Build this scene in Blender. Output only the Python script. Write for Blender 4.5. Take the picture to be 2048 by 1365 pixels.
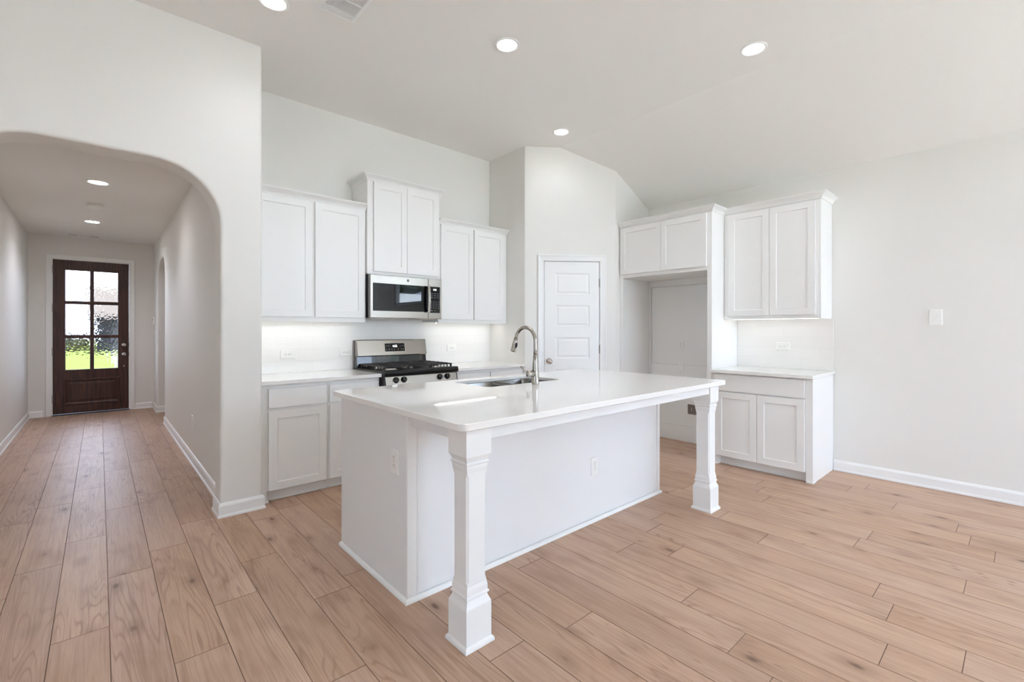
import bpy, bmesh, math, random
from mathutils import Vector, Matrix
from math import sin, cos, pi, radians, hypot

for o in list(bpy.data.objects):
    bpy.data.objects.remove(o)
SC = bpy.context.scene
COL = SC.collection
random.seed(7)

# ------------------------------------------------------------------ camera
EYE = 1.28
YAW = 0.8416
cd = bpy.data.cameras.new('camera')
cd.sensor_fit = 'HORIZONTAL'
cd.sensor_width = 36.0
cd.lens = 923.5 / 2048 * 36.0
cd.shift_y = -23.35 / 2048
cd.clip_start = 0.05
cd.clip_end = 300
co = bpy.data.objects.new('camera', cd)
co.location = (0, 0, EYE)
co.rotation_euler = (radians(90), 0, YAW - radians(90))
COL.objects.link(co)
SC.camera = co

# ------------------------------------------------------------------ world, colour, exposure
W = bpy.data.worlds.new('daylight')
SC.world = W
W.use_nodes = True
bg = W.node_tree.nodes['Background']
bg.inputs[0].default_value = (0.85, 1.0, 1.31, 1)
bg.inputs[1].default_value = 4.7
SC.view_settings.view_transform = 'Standard'
SC.view_settings.look = 'None'
SC.view_settings.gamma = 1.0
SC.view_settings.exposure = 1.0
SC.view_settings.use_curve_mapping = False
CY = SC.cycles
CY.use_denoising = True
CY.max_bounces = 14
CY.diffuse_bounces = 8
CY.glossy_bounces = 5
CY.transmission_bounces = 8
CY.transparent_max_bounces = 8
CY.sample_clamp_indirect = 8.0
CY.blur_glossy = 0.6

def portal(name, loc, rot, sx, sy):
    """a light portal in a window opening (samples the sky through it, gives no light itself)"""
    l = bpy.data.lights.new(name, 'AREA')
    l.shape = 'RECTANGLE'
    l.size = sx
    l.size_y = sy
    l.cycles.is_portal = True
    o = bpy.data.objects.new(name, l)
    o.location = loc
    o.rotation_euler = rot
    COL.objects.link(o)

sl = bpy.data.lights.new('sun', 'SUN')
sl.energy = 32.0
sl.angle = radians(0.5)
sl.color = (0.95, 1.0, 1.04)
so = bpy.data.objects.new('sun', sl)
so.rotation_euler = Vector((0.0, -0.38, -0.92)).to_track_quat('-Z', 'Y').to_euler()
COL.objects.link(so)

# room planes (metres, camera above the origin; +X along the range wall, +Y down the hall)
XR = 4.996      # right wall
YB = 4.327      # range wall
XP = 3.500      # pantry return
YP = 3.706
YR = 3.093      # side wall of the refrigerator bay
XD = 4.325
YA = 3.659      # face of the arch wall
XA = 0.870      # free end of the arch wall
HXR = 0.665     # hall right wall
HXL = -0.765
HYE = 9.561
ZH = 2.665
ZC = 3.302
XC = 3.815      # crease between flat and sloping ceiling
ZR = 2.740
XW = -3.0
YW = -4.2

portal('window_portal', (3.0, YW - 0.02, 1.5), (radians(-90), 0, 0), 3.7, 2.8)
portal('window_portal', (XW - 0.02, -0.45, 1.5), (0, radians(-90), 0), 2.4, 0.9)  # left opening, added for fill light
portal('window_portal', (XR + 0.02, -1.15, 2.2), (0, radians(90), 0), 0.72, 1.2)

# ------------------------------------------------------------------ materials
def new_mat(name):
    m = bpy.data.materials.new(name)
    m.use_nodes = True
    return m, m.node_tree.nodes, m.node_tree.links, m.node_tree.nodes['Principled BSDF']

def s2l(c):
    return tuple(((v / 255) / 12.92 if v / 255 <= 0.04045 else ((v / 255 + 0.055) / 1.055) ** 2.4) for v in c) + (1,)

def mat(name, rgb, rough=0.5, metal=0.0, bump=None, spec=None, coat=0.0, aniso=0.0, lin=False):
    m, N, L, P = new_mat(name)
    P.inputs['Base Color'].default_value = (tuple(rgb) + (1,)) if lin else s2l(rgb)
    P.inputs['Roughness'].default_value = rough
    P.inputs['Metallic'].default_value = metal
    if spec is not None:
        P.inputs['Specular IOR Level'].default_value = spec
    if coat:
        P.inputs['Coat Weight'].default_value = coat
        P.inputs['Coat Roughness'].default_value = 0.05
    if aniso:
        P.inputs['Anisotropic'].default_value = aniso
    if bump:
        sc, st, dist = bump
        tc = N.new('ShaderNodeTexCoord')
        n = N.new('ShaderNodeTexNoise')
        n.inputs['Scale'].default_value = sc
        n.inputs['Detail'].default_value = 3
        b = N.new('ShaderNodeBump')
        b.inputs['Strength'].default_value = st
        b.inputs['Distance'].default_value = dist
        L.new(tc.outputs['Object'], n.inputs['Vector'])
        L.new(n.outputs['Fac'], b.inputs['Height'])
        L.new(b.outputs['Normal'], P.inputs['Normal'])
    return m

def emit(name, rgb, strength):
    m, N, L, P = new_mat(name)
    P.inputs['Base Color'].default_value = (0.8, 0.8, 0.8, 1)
    P.inputs['Emission Color'].default_value = tuple(rgb) + (1,)
    P.inputs['Emission Strength'].default_value = strength
    return m

M = {}
M['wall'] = mat('wall_paint', (230, 228, 223), 0.62, bump=(110, 0.12, 0.002))
M['ceiling'] = mat('ceiling_paint', (236, 234, 230), 0.8, bump=(90, 0.12, 0.002))
M['hallwall'] = M['wall']
M['trim'] = mat('trim_enamel', (238, 238, 236), 0.35)
M['cab'] = mat('cabinet_enamel', (236, 235, 232), 0.38)
M['isl'] = mat('island_enamel', (232, 232, 231), 0.42)
M['plastic'] = mat('white_plastic', (238, 237, 233), 0.35)
M['slot'] = mat('slot_shadow', (70, 68, 66), 0.6)
M['grey'] = mat('vent_grey', (150, 148, 144), 0.6)
M['black'] = mat('black_enamel', (14, 14, 15), 0.16, coat=0.5)
M['matteblack'] = mat('black_side', (24, 23, 23), 0.45)
M['iron'] = mat('cast_iron', (34, 30, 28), 0.45, bump=(300, 0.2, 0.001))
M['glass_black'] = mat('black_glass', (5, 5, 6), 0.02, spec=0.38)
M['window_mesh'] = mat('oven_window', (14, 14, 14), 0.02, spec=0.38)
M['nickel'] = mat('brushed_nickel', (176, 170, 162), 0.24, 1.0)
M['chrome'] = mat('satin_chrome', (196, 192, 186), 0.18, 1.0)
M['sink'] = mat('sink_steel', (128, 126, 124), 0.16, 1.0)
M['cooktop'] = mat('cooktop_enamel', (12, 12, 13), 0.3, spec=0.35)
M['burner'] = mat('burner_cap', (20, 20, 20), 0.5)
M['burner_base'] = mat('burner_aluminium', (190, 188, 184), 0.35, 1.0)
M['lens'] = emit('lamp_lens', (1.0, 0.98, 0.95), 9.0)
M['led'] = emit('led_strip', (1.0, 0.975, 0.94), 8.0)
M['hall_lens'] = emit('hall_lamp_lens', (1.0, 0.97, 0.96), 40.0)
M['digits'] = emit('clock_digits', (0.9, 0.97, 1.0), 1.3)
M['legend'] = mat('panel_legend', (120, 120, 122), 0.5)
M['emblem'] = mat('emblem_grey', (118, 116, 115), 0.45, 0.2)
M['hinge'] = mat('hinge_steel', (172, 168, 162), 0.35, 1.0)
M['threshold'] = mat('threshold_metal', (70, 74, 86), 0.4, 0.7)
M['lcd'] = mat('lcd_grey', (120, 122, 118), 0.3)
M['box_inside'] = mat('recessed_box', (132, 118, 108), 0.7)
M['porch'] = mat('porch_concrete', (190, 186, 180), 0.9)
M['lawn'] = mat('lawn_grass', (0.036, 0.046, 0.013), 1.0, spec=0.0, lin=True, bump=(60, 0.5, 0.02))
M['drive'] = mat('driveway_concrete', (0.045, 0.044, 0.042), 1.0, spec=0.0, lin=True)
M['bounce'] = mat('pale_bounce_ground', (236, 235, 232), 0.9)  # pale ground added outside to bounce daylight up to the ceiling
M['siding'] = mat('house_siding', (0.013, 0.0135, 0.015), 1.0, spec=0.0, lin=True)
M['shingle'] = mat('roof_shingle', (0.040, 0.034, 0.030), 1.0, spec=0.0, lin=True)
M['paleroof'] = mat('pale_metal_roof', (0.7, 0.72, 0.75), 0.7, lin=True)
M['fence'] = mat('fence_wood', (0.010, 0.006, 0.005), 1.0, spec=0.0, lin=True)
M['leaf'] = mat('tree_leaves', (0.07, 0.11, 0.05), 0.8, lin=True, bump=(6, 1.0, 0.3))
M['bark'] = mat('tree_bark', (84, 66, 52), 0.9)

def steel(name, axis):
    """brushed stainless: fine streaks along one object axis"""
    m, N, L, P = new_mat(name)
    P.inputs['Metallic'].default_value = 1.0
    P.inputs['Base Color'].default_value = s2l((172, 167, 161))
    tc = N.new('ShaderNodeTexCoord')
    mp = N.new('ShaderNodeMapping')
    sc = [900, 900, 900]
    sc[axis] = 6
    mp.inputs['Scale'].default_value = sc
    n = N.new('ShaderNodeTexNoise')
    n.inputs['Scale'].default_value = 1.0
    n.inputs['Detail'].default_value = 2
    r = N.new('ShaderNodeMapRange')
    r.inputs['To Min'].default_value = 0.17
    r.inputs['To Max'].default_value = 0.30
    b = N.new('ShaderNodeBump')
    b.inputs['Strength'].default_value = 0.05
    b.inputs['Distance'].default_value = 0.0004
    L.new(tc.outputs['Object'], mp.inputs['Vector'])
    L.new(mp.outputs['Vector'], n.inputs['Vector'])
    L.new(n.outputs['Fac'], r.inputs['Value'])
    L.new(r.outputs['Result'], P.inputs['Roughness'])
    L.new(n.outputs['Fac'], b.inputs['Height'])
    L.new(b.outputs['Normal'], P.inputs['Normal'])
    return m
M['steel'] = steel('stainless_steel', 0)

def quartz():
    m, N, L, P = new_mat('white_quartz')
    tc = N.new('ShaderNodeTexCoord')
    n = N.new('ShaderNodeTexNoise')
    n.inputs['Scale'].default_value = 420
    n.inputs['Detail'].default_value = 2
    cr = N.new('ShaderNodeValToRGB')
    cr.color_ramp.elements[0].position = 0.30
    cr.color_ramp.elements[0].color = s2l((222, 219, 214))
    cr.color_ramp.elements[1].position = 0.42
    cr.color_ramp.elements[1].color = s2l((238, 236, 232))
    L.new(tc.outputs['Object'], n.inputs['Vector'])
    L.new(n.outputs['Fac'], cr.inputs['Fac'])
    L.new(cr.outputs['Color'], P.inputs['Base Color'])
    P.inputs['Roughness'].default_value = 0.035
    P.inputs['Specular IOR Level'].default_value = 0.85
    return m
M['quartz'] = quartz()

def tile(name, ax):
    """white 4 x 12 in. subway tile in running bond; ax = which object axis runs along the wall"""
    m, N, L, P = new_mat(name)
    tc = N.new('ShaderNodeTexCoord')
    sp = N.new('ShaderNodeSeparateXYZ')
    cb = N.new('ShaderNodeCombineXYZ')
    br = N.new('ShaderNodeTexBrick')
    br.offset = 0.5
    br.inputs['Scale'].default_value = 1.0
    br.inputs['Mortar Size'].default_value = 0.0014
    br.inputs['Mortar Smooth'].default_value = 0.2
    br.inputs['Bias'].default_value = 0.0
    br.inputs['Brick Width'].default_value = 0.305
    br.inputs['Row Height'].default_value = 0.1025
    br.inputs['Color1'].default_value = s2l((240, 238, 234))
    br.inputs['Color2'].default_value = s2l((238, 236, 232))
    br.inputs['Mortar'].default_value = s2l((231, 229, 225))
    L.new(tc.outputs['Object'], sp.inputs[0])
    L.new(sp.outputs[ax], cb.inputs[0])
    L.new(sp.outputs[2], cb.inputs[1])
    L.new(cb.outputs[0], br.inputs['Vector'])
    L.new(br.outputs['Color'], P.inputs['Base Color'])
    b = N.new('ShaderNodeBump')
    b.invert = True
    b.inputs['Strength'].default_value = 0.3
    b.inputs['Distance'].default_value = 0.001
    L.new(br.outputs['Fac'], b.inputs['Height'])
    L.new(b.outputs['Normal'], P.inputs['Normal'])
    P.inputs['Roughness'].default_value = 0.22
    return m
M['tile_x'] = tile('subway_tile_range', 0)
M['tile_y'] = tile('subway_tile_buffet', 1)

def math_node(N, L, op, a, b=None, c=None):
    n = N.new('ShaderNodeMath')
    n.operation = op
    for i, v in enumerate((a, b, c)):
        if v is None:
            continue
        if isinstance(v, (int, float)):
            n.inputs[i].default_value = v
        else:
            L.new(v, n.inputs[i])
    return n.outputs[0]

def wood_floor():
    m, N, L, P = new_mat('oak_plank_floor')
    tc = N.new('ShaderNodeTexCoord')
    at = N.new('ShaderNodeAttribute')
    at.attribute_name = 'plank'
    sp = N.new('ShaderNodeSeparateColor')
    L.new(at.outputs['Color'], sp.inputs[0])
    ps = N.new('ShaderNodeSeparateXYZ')
    L.new(tc.outputs['Object'], ps.inputs[0])
    X, Y = ps.outputs[0], ps.outputs[1]
    r1, r2, r3 = sp.outputs[0], sp.outputs[1], sp.outputs[2]
    def coords(sx, sy, rz):
        c = N.new('ShaderNodeCombineXYZ')
        L.new(math_node(N, L, 'MULTIPLY', X, sx), c.inputs[0])
        L.new(math_node(N, L, 'MULTIPLY', Y, sy), c.inputs[1])
        L.new(math_node(N, L, 'MULTIPLY', r2, rz), c.inputs[2])
        return c.outputs[0]
    def noise(vec, scale, detail, rough=0.5, dist=0.0):
        n = N.new('ShaderNodeTexNoise')
        n.inputs['Scale'].default_value = scale
        n.inputs['Detail'].default_value = detail
        n.inputs['Roughness'].default_value = rough
        n.inputs['Distortion'].default_value = dist
        L.new(vec, n.inputs['Vector'])
        return n.outputs['Fac']
    # fine pores, blotches and cathedral rings
    pores = noise(coords(170, 5, 90), 1.0, 4, 0.6)
    blotch = noise(coords(5, 1.6, 70), 1.0, 3, 0.55, 0.6)
    field = noise(coords(8.5, 0.62, 130), 1.0, 1.5, 0.45, 0.15)
    rings = math_node(N, L, 'SINE', math_node(N, L, 'MULTIPLY', field, 150.0))
    rings = math_node(N, L, 'POWER', math_node(N, L, 'MULTIPLY_ADD', rings, 0.5, 0.5), 7.0)
    gate = N.new('ShaderNodeMapRange')
    gate.inputs['From Min'].default_value = 0.45
    gate.inputs['From Max'].default_value = 0.62
    L.new(noise(coords(6, 0.9, 40), 1.0, 2), gate.inputs['Value'])
    rings = math_node(N, L, 'MULTIPLY', rings, gate.outputs['Result'])
    # knots
    vo = N.new('ShaderNodeTexVoronoi')
    vo.inputs['Scale'].default_value = 1.0
    L.new(coords(6.4, 2.9, 60), vo.inputs['Vector'])
    kn = N.new('ShaderNodeMapRange')
    kn.inputs['From Min'].default_value = 0.03
    kn.inputs['From Max'].default_value = 0.125
    kn.inputs['To Min'].default_value = 1.0
    kn.inputs['To Max'].default_value = 0.0
    kn.interpolation_type = 'SMOOTHSTEP'
    wob = math_node(N, L, 'MULTIPLY_ADD', noise(coords(40, 14, 20), 1.0, 2), 0.10, -0.05)
    L.new(math_node(N, L, 'ADD', vo.outputs['Distance'], wob), kn.inputs['Value'])
    knots = kn.outputs['Result']
    def mix(fac, a, b, blend='MIX'):
        n = N.new('ShaderNodeMix')
        n.data_type = 'RGBA'
        n.blend_type = blend
        for s, v in ((n.inputs[0], fac), (n.inputs[6], a), (n.inputs[7], b)):
            if isinstance(v, (int, float)):
                s.default_value = v
            elif isinstance(v, tuple):
                s.default_value = v
            else:
                L.new(v, s)
        return n.outputs[2]
    base = mix(r1, s2l((177, 146, 125)), s2l((196, 166, 146)))
    base = mix(math_node(N, L, 'MULTIPLY', r3, 0.35), base, s2l((200, 164, 130)))
    bm = N.new('ShaderNodeMapRange')
    bm.inputs['From Min'].default_value = 0.50
    bm.inputs['From Max'].default_value = 0.80
    L.new(blotch, bm.inputs['Value'])
    base = mix(math_node(N, L, 'MULTIPLY', bm.outputs['Result'], 0.6), base, s2l((146, 110, 86)))
    halo = N.new('ShaderNodeMapRange')
    halo.inputs['From Min'].default_value = 0.05
    halo.inputs['From Max'].default_value = 0.36
    halo.inputs['To Min'].default_value = 1.0
    halo.inputs['To Max'].default_value = 0.0
    halo.interpolation_type = 'SMOOTHSTEP'
    L.new(math_node(N, L, 'ADD', vo.outputs['Distance'], math_node(N, L, 'MULTIPLY_ADD', blotch, 0.3, -0.15)), halo.inputs['Value'])
    base = mix(math_node(N, L, 'MULTIPLY', halo.outputs['Result'], 0.38), base, s2l((126, 92, 70)))
    streak = N.new('ShaderNodeMapRange')
    streak.inputs['From Min'].default_value = 0.48
    streak.inputs['From Max'].default_value = 0.72
    L.new(noise(coords(48, 1.1, 55), 1.0, 3, 0.6, 0.3), streak.inputs['Value'])
    base = mix(math_node(N, L, 'MULTIPLY', streak.outputs['Result'], 0.34), base, s2l((138, 104, 82)))
    pm = N.new('ShaderNodeMapRange')
    pm.inputs['From Min'].default_value = 0.45
    pm.inputs['From Max'].default_value = 0.75
    L.new(pores, pm.inputs['Value'])
    base = mix(math_node(N, L, 'MULTIPLY', pm.outputs['Result'], 0.34), base, s2l((140, 104, 82)))
    base = mix(math_node(N, L, 'MULTIPLY', rings, 0.5), base, s2l((128, 92, 70)))
    base = mix(math_node(N, L, 'MULTIPLY', knots, 0.8), base, s2l((92, 62, 46)))
    # seams: the bevelled plank edges carry alpha 0
    base = mix(at.outputs['Alpha'], s2l((116, 86, 68)), base)
    L.new(base, P.inputs['Base Color'])
    rr = math_node(N, L, 'MULTIPLY_ADD', pores, 0.20, 0.36)
    L.new(rr, P.inputs['Roughness'])
    P.inputs['Specular IOR Level'].default_value = 0.5
    b = N.new('ShaderNodeBump')
    b.inputs['Strength'].default_value = 0.22
    b.inputs['Distance'].default_value = 0.0012
    L.new(pores, b.inputs['Height'])
    L.new(b.outputs['Normal'], P.inputs['Normal'])
    return m
M['floor'] = wood_floor()

def door_wood():
    m, N, L, P = new_mat('dark_mahogany')
    tc = N.new('ShaderNodeTexCoord')
    mp = N.new('ShaderNodeMapping')
    mp.inputs['Scale'].default_value = (60, 60, 3)
    n = N.new('ShaderNodeTexNoise')
    n.inputs['Scale'].default_value = 1.0
    n.inputs['Detail'].default_value = 5
    n.inputs['Distortion'].default_value = 0.8
    cr = N.new('ShaderNodeValToRGB')
    cr.color_ramp.elements[0].position = 0.3
    cr.color_ramp.elements[0].color = s2l((38, 22, 19))
    cr.color_ramp.elements[1].position = 0.75
    cr.color_ramp.elements[1].color = s2l((88, 54, 44))
    L.new(tc.outputs['Object'], mp.inputs['Vector'])
    L.new(mp.outputs['Vector'], n.inputs['Vector'])
    L.new(n.outputs['Fac'], cr.inputs['Fac'])
    L.new(cr.outputs['Color'], P.inputs['Base Color'])
    P.inputs['Roughness'].default_value = 0.38
    return m
M['doorwood'] = door_wood()

def hammered_glass():
    m, N, L, P = new_mat('hammered_glass')
    P.inputs['Base Color'].default_value = (1, 1, 1, 1)
    P.inputs['Transmission Weight'].default_value = 1.0
    P.inputs['Roughness'].default_value = 0.0
    P.inputs['IOR'].default_value = 1.45
    tc = N.new('ShaderNodeTexCoord')
    v = N.new('ShaderNodeTexVoronoi')
    v.feature = 'SMOOTH_F1'
    v.inputs['Scale'].default_value = 30
    v.inputs['Smoothness'].default_value = 0.6
    n = N.new('ShaderNodeTexNoise')
    n.inputs['Scale'].default_value = 9
    a = N.new('ShaderNodeVectorMath')
    a.operation = 'MULTIPLY_ADD'
    a.inputs[1].default_value = (0.06, 0.06, 0.06)
    L.new(tc.outputs['Object'], n.inputs['Vector'])
    L.new(n.outputs['Color'], a.inputs[0])
    L.new(tc.outputs['Object'], a.inputs[2])
    L.new(a.outputs[0], v.inputs['Vector'])
    b = N.new('ShaderNodeBump')
    b.inputs['Strength'].default_value = 0.30
    b.inputs['Distance'].default_value = 0.006
    L.new(v.outputs['Distance'], b.inputs['Height'])
    L.new(b.outputs['Normal'], P.inputs['Normal'])
    return m
M['hammered'] = hammered_glass()

def thin_glass():
    m, N, L, P = new_mat('clear_window_glass')
    out = [n for n in N if n.type == 'OUTPUT_MATERIAL'][0]
    t = N.new('ShaderNodeBsdfTransparent')
    t.inputs[0].default_value = (0.96, 0.98, 0.97, 1)
    g = N.new('ShaderNodeBsdfGlossy')
    g.inputs['Roughness'].default_value = 0.0
    f = N.new('ShaderNodeLayerWeight')
    f.inputs['Blend'].default_value = 0.5
    p5 = math_node(N, L, 'POWER', f.outputs['Facing'], 5.0)
    x = N.new('ShaderNodeMixShader')
    L.new(math_node(N, L, 'MULTIPLY_ADD', p5, 0.9, 0.03), x.inputs[0])
    L.new(t.outputs[0], x.inputs[1])
    L.new(g.outputs[0], x.inputs[2])
    L.new(x.outputs[0], out.inputs['Surface'])
    return m
M['glass'] = thin_glass()

# ------------------------------------------------------------------ mesh kit
class Fr:
    """a vertical working plane: s runs along it, z up, t out of it"""
    def __init__(self, o, a, n):
        self.o, self.a, self.n = o, a, n
    def __call__(self, s, z, t=0.0):
        return (self.o[0] + self.a[0] * s + self.n[0] * t, self.o[1] + self.a[1] * s + self.n[1] * t, z)

class MB:
    def __init__(self):
        self.v, self.f, self.sm = [], [], []
    def add(self, verts, faces, smooth=False):
        k = len(self.v)
        self.v += [tuple(p) for p in verts]
        for f in faces:
            self.f.append(tuple(i + k for i in f))
            self.sm.append(smooth)
        return self
    def hexa(self, c, bev=0.0):
        """c: 8 corners, bottom loop then top loop"""
        fs = [(0, 3, 2, 1), (4, 5, 6, 7), (0, 1, 5, 4), (1, 2, 6, 5), (2, 3, 7, 6), (3, 0, 4, 7)]
        if bev <= 0:
            return self.add(c, fs)
        bm = bmesh.new()
        vs = [bm.verts.new(p) for p in c]
        for f in fs:
            bm.faces.new([vs[i] for i in f])
        bmesh.ops.bevel(bm, geom=list(bm.edges), offset=bev, segments=2, profile=0.5, affect='EDGES')
        bm.verts.index_update()
        self.add([tuple(v.co) for v in bm.verts], [[v.index for v in f.verts] for f in bm.faces])
        bm.free()
        return self
    def box(self, x0, x1, y0, y1, z0, z1, bev=0.0):
        return self.hexa([(x0, y0, z0), (x1, y0, z0), (x1, y1, z0), (x0, y1, z0),
                          (x0, y0, z1), (x1, y0, z1), (x1, y1, z1), (x0, y1, z1)], bev)
    def fbox(self, F, s0, s1, z0, z1, t0, t1, bev=0.0):
        return self.hexa([F(s0, z0, t0), F(s1, z0, t0), F(s1, z0, t1), F(s0, z0, t1),
                          F(s0, z1, t0), F(s1, z1, t0), F(s1, z1, t1), F(s0, z1, t1)], bev)
    def loft(self, loops, cap0=True, cap1=True, closed=True, smooth=False, ring=False):
        n = len(loops[0])
        vs = [p for l in loops for p in l]
        fs = []
        m = len(loops)
        for i in range(m if ring else m - 1):
            j = (i + 1) % m
            for k in range(n if closed else n - 1):
                k2 = (k + 1) % n
                fs.append((i * n + k, i * n + k2, j * n + k2, j * n + k))
        self.add(vs, fs, smooth)
        if cap0 and not ring:
            self.add(loops[0], [tuple(range(n))])
        if cap1 and not ring:
            self.add(loops[-1], [tuple(range(n))])
        return self
    def lathe(self, o, d, prof, n=32, smooth=True, cap0=True, cap1=True):
        """prof: (radius, distance along d)"""
        o, d = Vector(o), Vector(d).normalized()
        u = d.orthogonal().normalized()
        w = d.cross(u)
        loops = []
        for r, h in prof:
            loops.append([tuple(o + d * h + (u * cos(2 * pi * k / n) + w * sin(2 * pi * k / n)) * r) for k in range(n)])
        return self.loft(loops, cap0, cap1, True, smooth)
    def tube(self, pts, r, n=16, smooth=True):
        pts = [Vector(p) for p in pts]
        rs = r if isinstance(r, (list, tuple)) else [r] * len(pts)
        loops = []
        u = None
        for i, p in enumerate(pts):
            d = (pts[min(i + 1, len(pts) - 1)] - pts[max(i - 1, 0)]).normalized()
            u = d.orthogonal().normalized() if u is None else (u - d * u.dot(d)).normalized()
            w = d.cross(u)
            loops.append([tuple(p + (u * cos(2 * pi * k / n) + w * sin(2 * pi * k / n)) * rs[i]) for k in range(n)])
        return self.loft(loops, True, True, True, smooth)
    def moulding(self, pmap, path, prof, side=1, closed=False):
        """sweep prof (offset, w) along a 2-D path with mitred corners; pmap(p, q, w) -> point"""
        n = len(path)
        loops = []
        for i in range(n):
            ds = []
            for a, b in ((i - 1, i), (i, i + 1)):
                if closed or (a >= 0 and b < n):
                    p, q = path[a % n], path[b % n]
                    l = hypot(q[0] - p[0], q[1] - p[1])
                    ds.append(((q[0] - p[0]) / l, (q[1] - p[1]) / l))
            ns = [(-d[1] * side, d[0] * side) for d in ds]
            if len(ns) == 1:
                mx, my = ns[0]
            else:
                k = 1 + ns[0][0] * ns[1][0] + ns[0][1] * ns[1][1]
                mx, my = (ns[0][0] + ns[1][0]) / k, (ns[0][1] + ns[1][1]) / k
            loops.append([pmap(path[i][0] + mx * o, path[i][1] + my * o, w) for o, w in prof])
        return self.loft(loops, True, True, True, False, closed)
    def panelled(self, F, s0, s1, z0, z1, t0, t1, panels, prof, through=False, bev=0.0012):
        """a slab whose front has recessed panels; prof: (inset, t offset from t1)"""
        cs = sorted({s0, s1} | {p[0] for p in panels} | {p[1] for p in panels})
        cz = sorted({z0, z1} | {p[2] for p in panels} | {p[3] for p in panels})
        def inp(a, b, c, d):
            for p in panels:
                if p[0] - 1e-6 <= a and b <= p[1] + 1e-6 and p[2] - 1e-6 <= c and d <= p[3] + 1e-6:
                    return True
            return False
        for i in range(len(cs) - 1):
            for j in range(len(cz) - 1):
                a, b, c, d = cs[i], cs[i + 1], cz[j], cz[j + 1]
                if inp(a, b, c, d):
                    continue
                a2 = a + bev if i == 0 else a
                b2 = b - bev if i == len(cs) - 2 else b
                c2 = c + bev if j == 0 else c
                d2 = d - bev if j == len(cz) - 2 else d
                self.add([F(a2, c2, t1), F(b2, c2, t1), F(b2, d2, t1), F(a2, d2, t1)], [(0, 1, 2, 3)])
                if through:
                    self.add([F(a, c, t0), F(b, c, t0), F(b, d, t0), F(a, d, t0)], [(0, 1, 2, 3)])
        def rect(a, b, c, d, t):
            return [F(a, c, t), F(b, c, t), F(b, d, t), F(a, d, t)]
        self.loft([rect(s0, s1, z0, z1, t0), rect(s0, s1, z0, z1, t1 - bev),
                   rect(s0 + bev, s1 - bev, z0 + bev, z1 - bev, t1)], not through, False)
        for a, b, c, d in panels:
            if through:
                self.loft([rect(a, b, c, d, t1), rect(a, b, c, d, t0)], False, False)
            else:
                self.loft([rect(a + i, b - i, c + i, d - i, t1 + dt) for i, dt in prof], False, True)
        return self
    def build(self, name, m, parent=None, local=False):
        me = bpy.data.meshes.new(name)
        vs = self.v
        if parent is not None and not local:
            inv = root_matrix(parent).inverted()
            vs = [tuple(inv @ Vector(p)) for p in vs]
        me.from_pydata(vs, [], self.f)
        bm = bmesh.new()
        bm.from_mesh(me)
        bmesh.ops.remove_doubles(bm, verts=bm.verts, dist=1e-6)
        bmesh.ops.recalc_face_normals(bm, faces=bm.faces)
        bm.to_mesh(me)
        bm.free()
        if len(me.polygons) == len(self.sm):
            me.polygons.foreach_set('use_smooth', self.sm)
        me.materials.append(m)
        o = bpy.data.objects.new(name, me)
        COL.objects.link(o)
        if parent is not None:
            o.parent = parent
        return o

def root_matrix(o):
    while o.parent is not None:
        o = o.parent
    return Matrix.Translation(o.location) @ o.rotation_euler.to_matrix().to_4x4()

def tag(o, label, cat, group=None):
    o['label'] = label
    o['category'] = cat
    if group:
        o['group'] = group
    return o

def thing(name, label, cat, loc, rotz=0.0, group=None):
    o = bpy.data.objects.new(name, None)
    o.empty_display_size = 0.1
    o.location = loc
    o.rotation_euler = (0, 0, rotz)
    COL.objects.link(o)
    return tag(o, label, cat, group)

def single(mb, name, m, origin, label, cat, group=None):
    """a thing that is one mesh, its origin at the given point"""
    mb.v = [(p[0] - origin[0], p[1] - origin[1], p[2] - origin[2]) for p in mb.v]
    o = mb.build(name, m)
    o.location = origin
    return tag(o, label, cat, group)

def struct(mb, name, m, parent=None):
    o = mb.build(name, m, parent)
    if parent is None:
        o['kind'] = 'structure'
    return o

def struct_root(name, loc, rotz=0.0):
    o = bpy.data.objects.new(name, None)
    o.location = loc
    o.rotation_euler = (0, 0, rotz)
    COL.objects.link(o)
    o['kind'] = 'structure'
    return o

def dup(root, loc, rotz=None, label=None, group=None):
    r = root.copy()
    COL.objects.link(r)
    r.location = loc
    if rotz is not None:
        r.rotation_euler = (0, 0, rotz)
    if label:
        r['label'] = label
    if group:
        r['group'] = group
    for ch in list(root.children):
        c = ch.copy()
        COL.objects.link(c)
        c.parent = r
        for g in list(ch.children):
            d = g.copy()
            COL.objects.link(d)
            d.parent = c
    return r

def rrect(x0, x1, y0, y1, r, n=6):
    pts = []
    for cx, cy, a0 in ((x1 - r, y1 - r, 0), (x0 + r, y1 - r, 90), (x0 + r, y0 + r, 180), (x1 - r, y0 + r, 270)):
        for k in range(n + 1):
            a = radians(a0 + 90 * k / n)
            pts.append((cx + r * cos(a), cy + r * sin(a)))
    return pts

# ------------------------------------------------------------------ floor
PW, PL = 0.1815, 1.19
KNOWN = {-2: 3.51, -1: 2.64, 0: 3.148, 1: 3.365, 2: 2.51, 3: 2.875, 8: 1.318, 10: 0.793, 11: 1.085, 12: 0.382}

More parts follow.
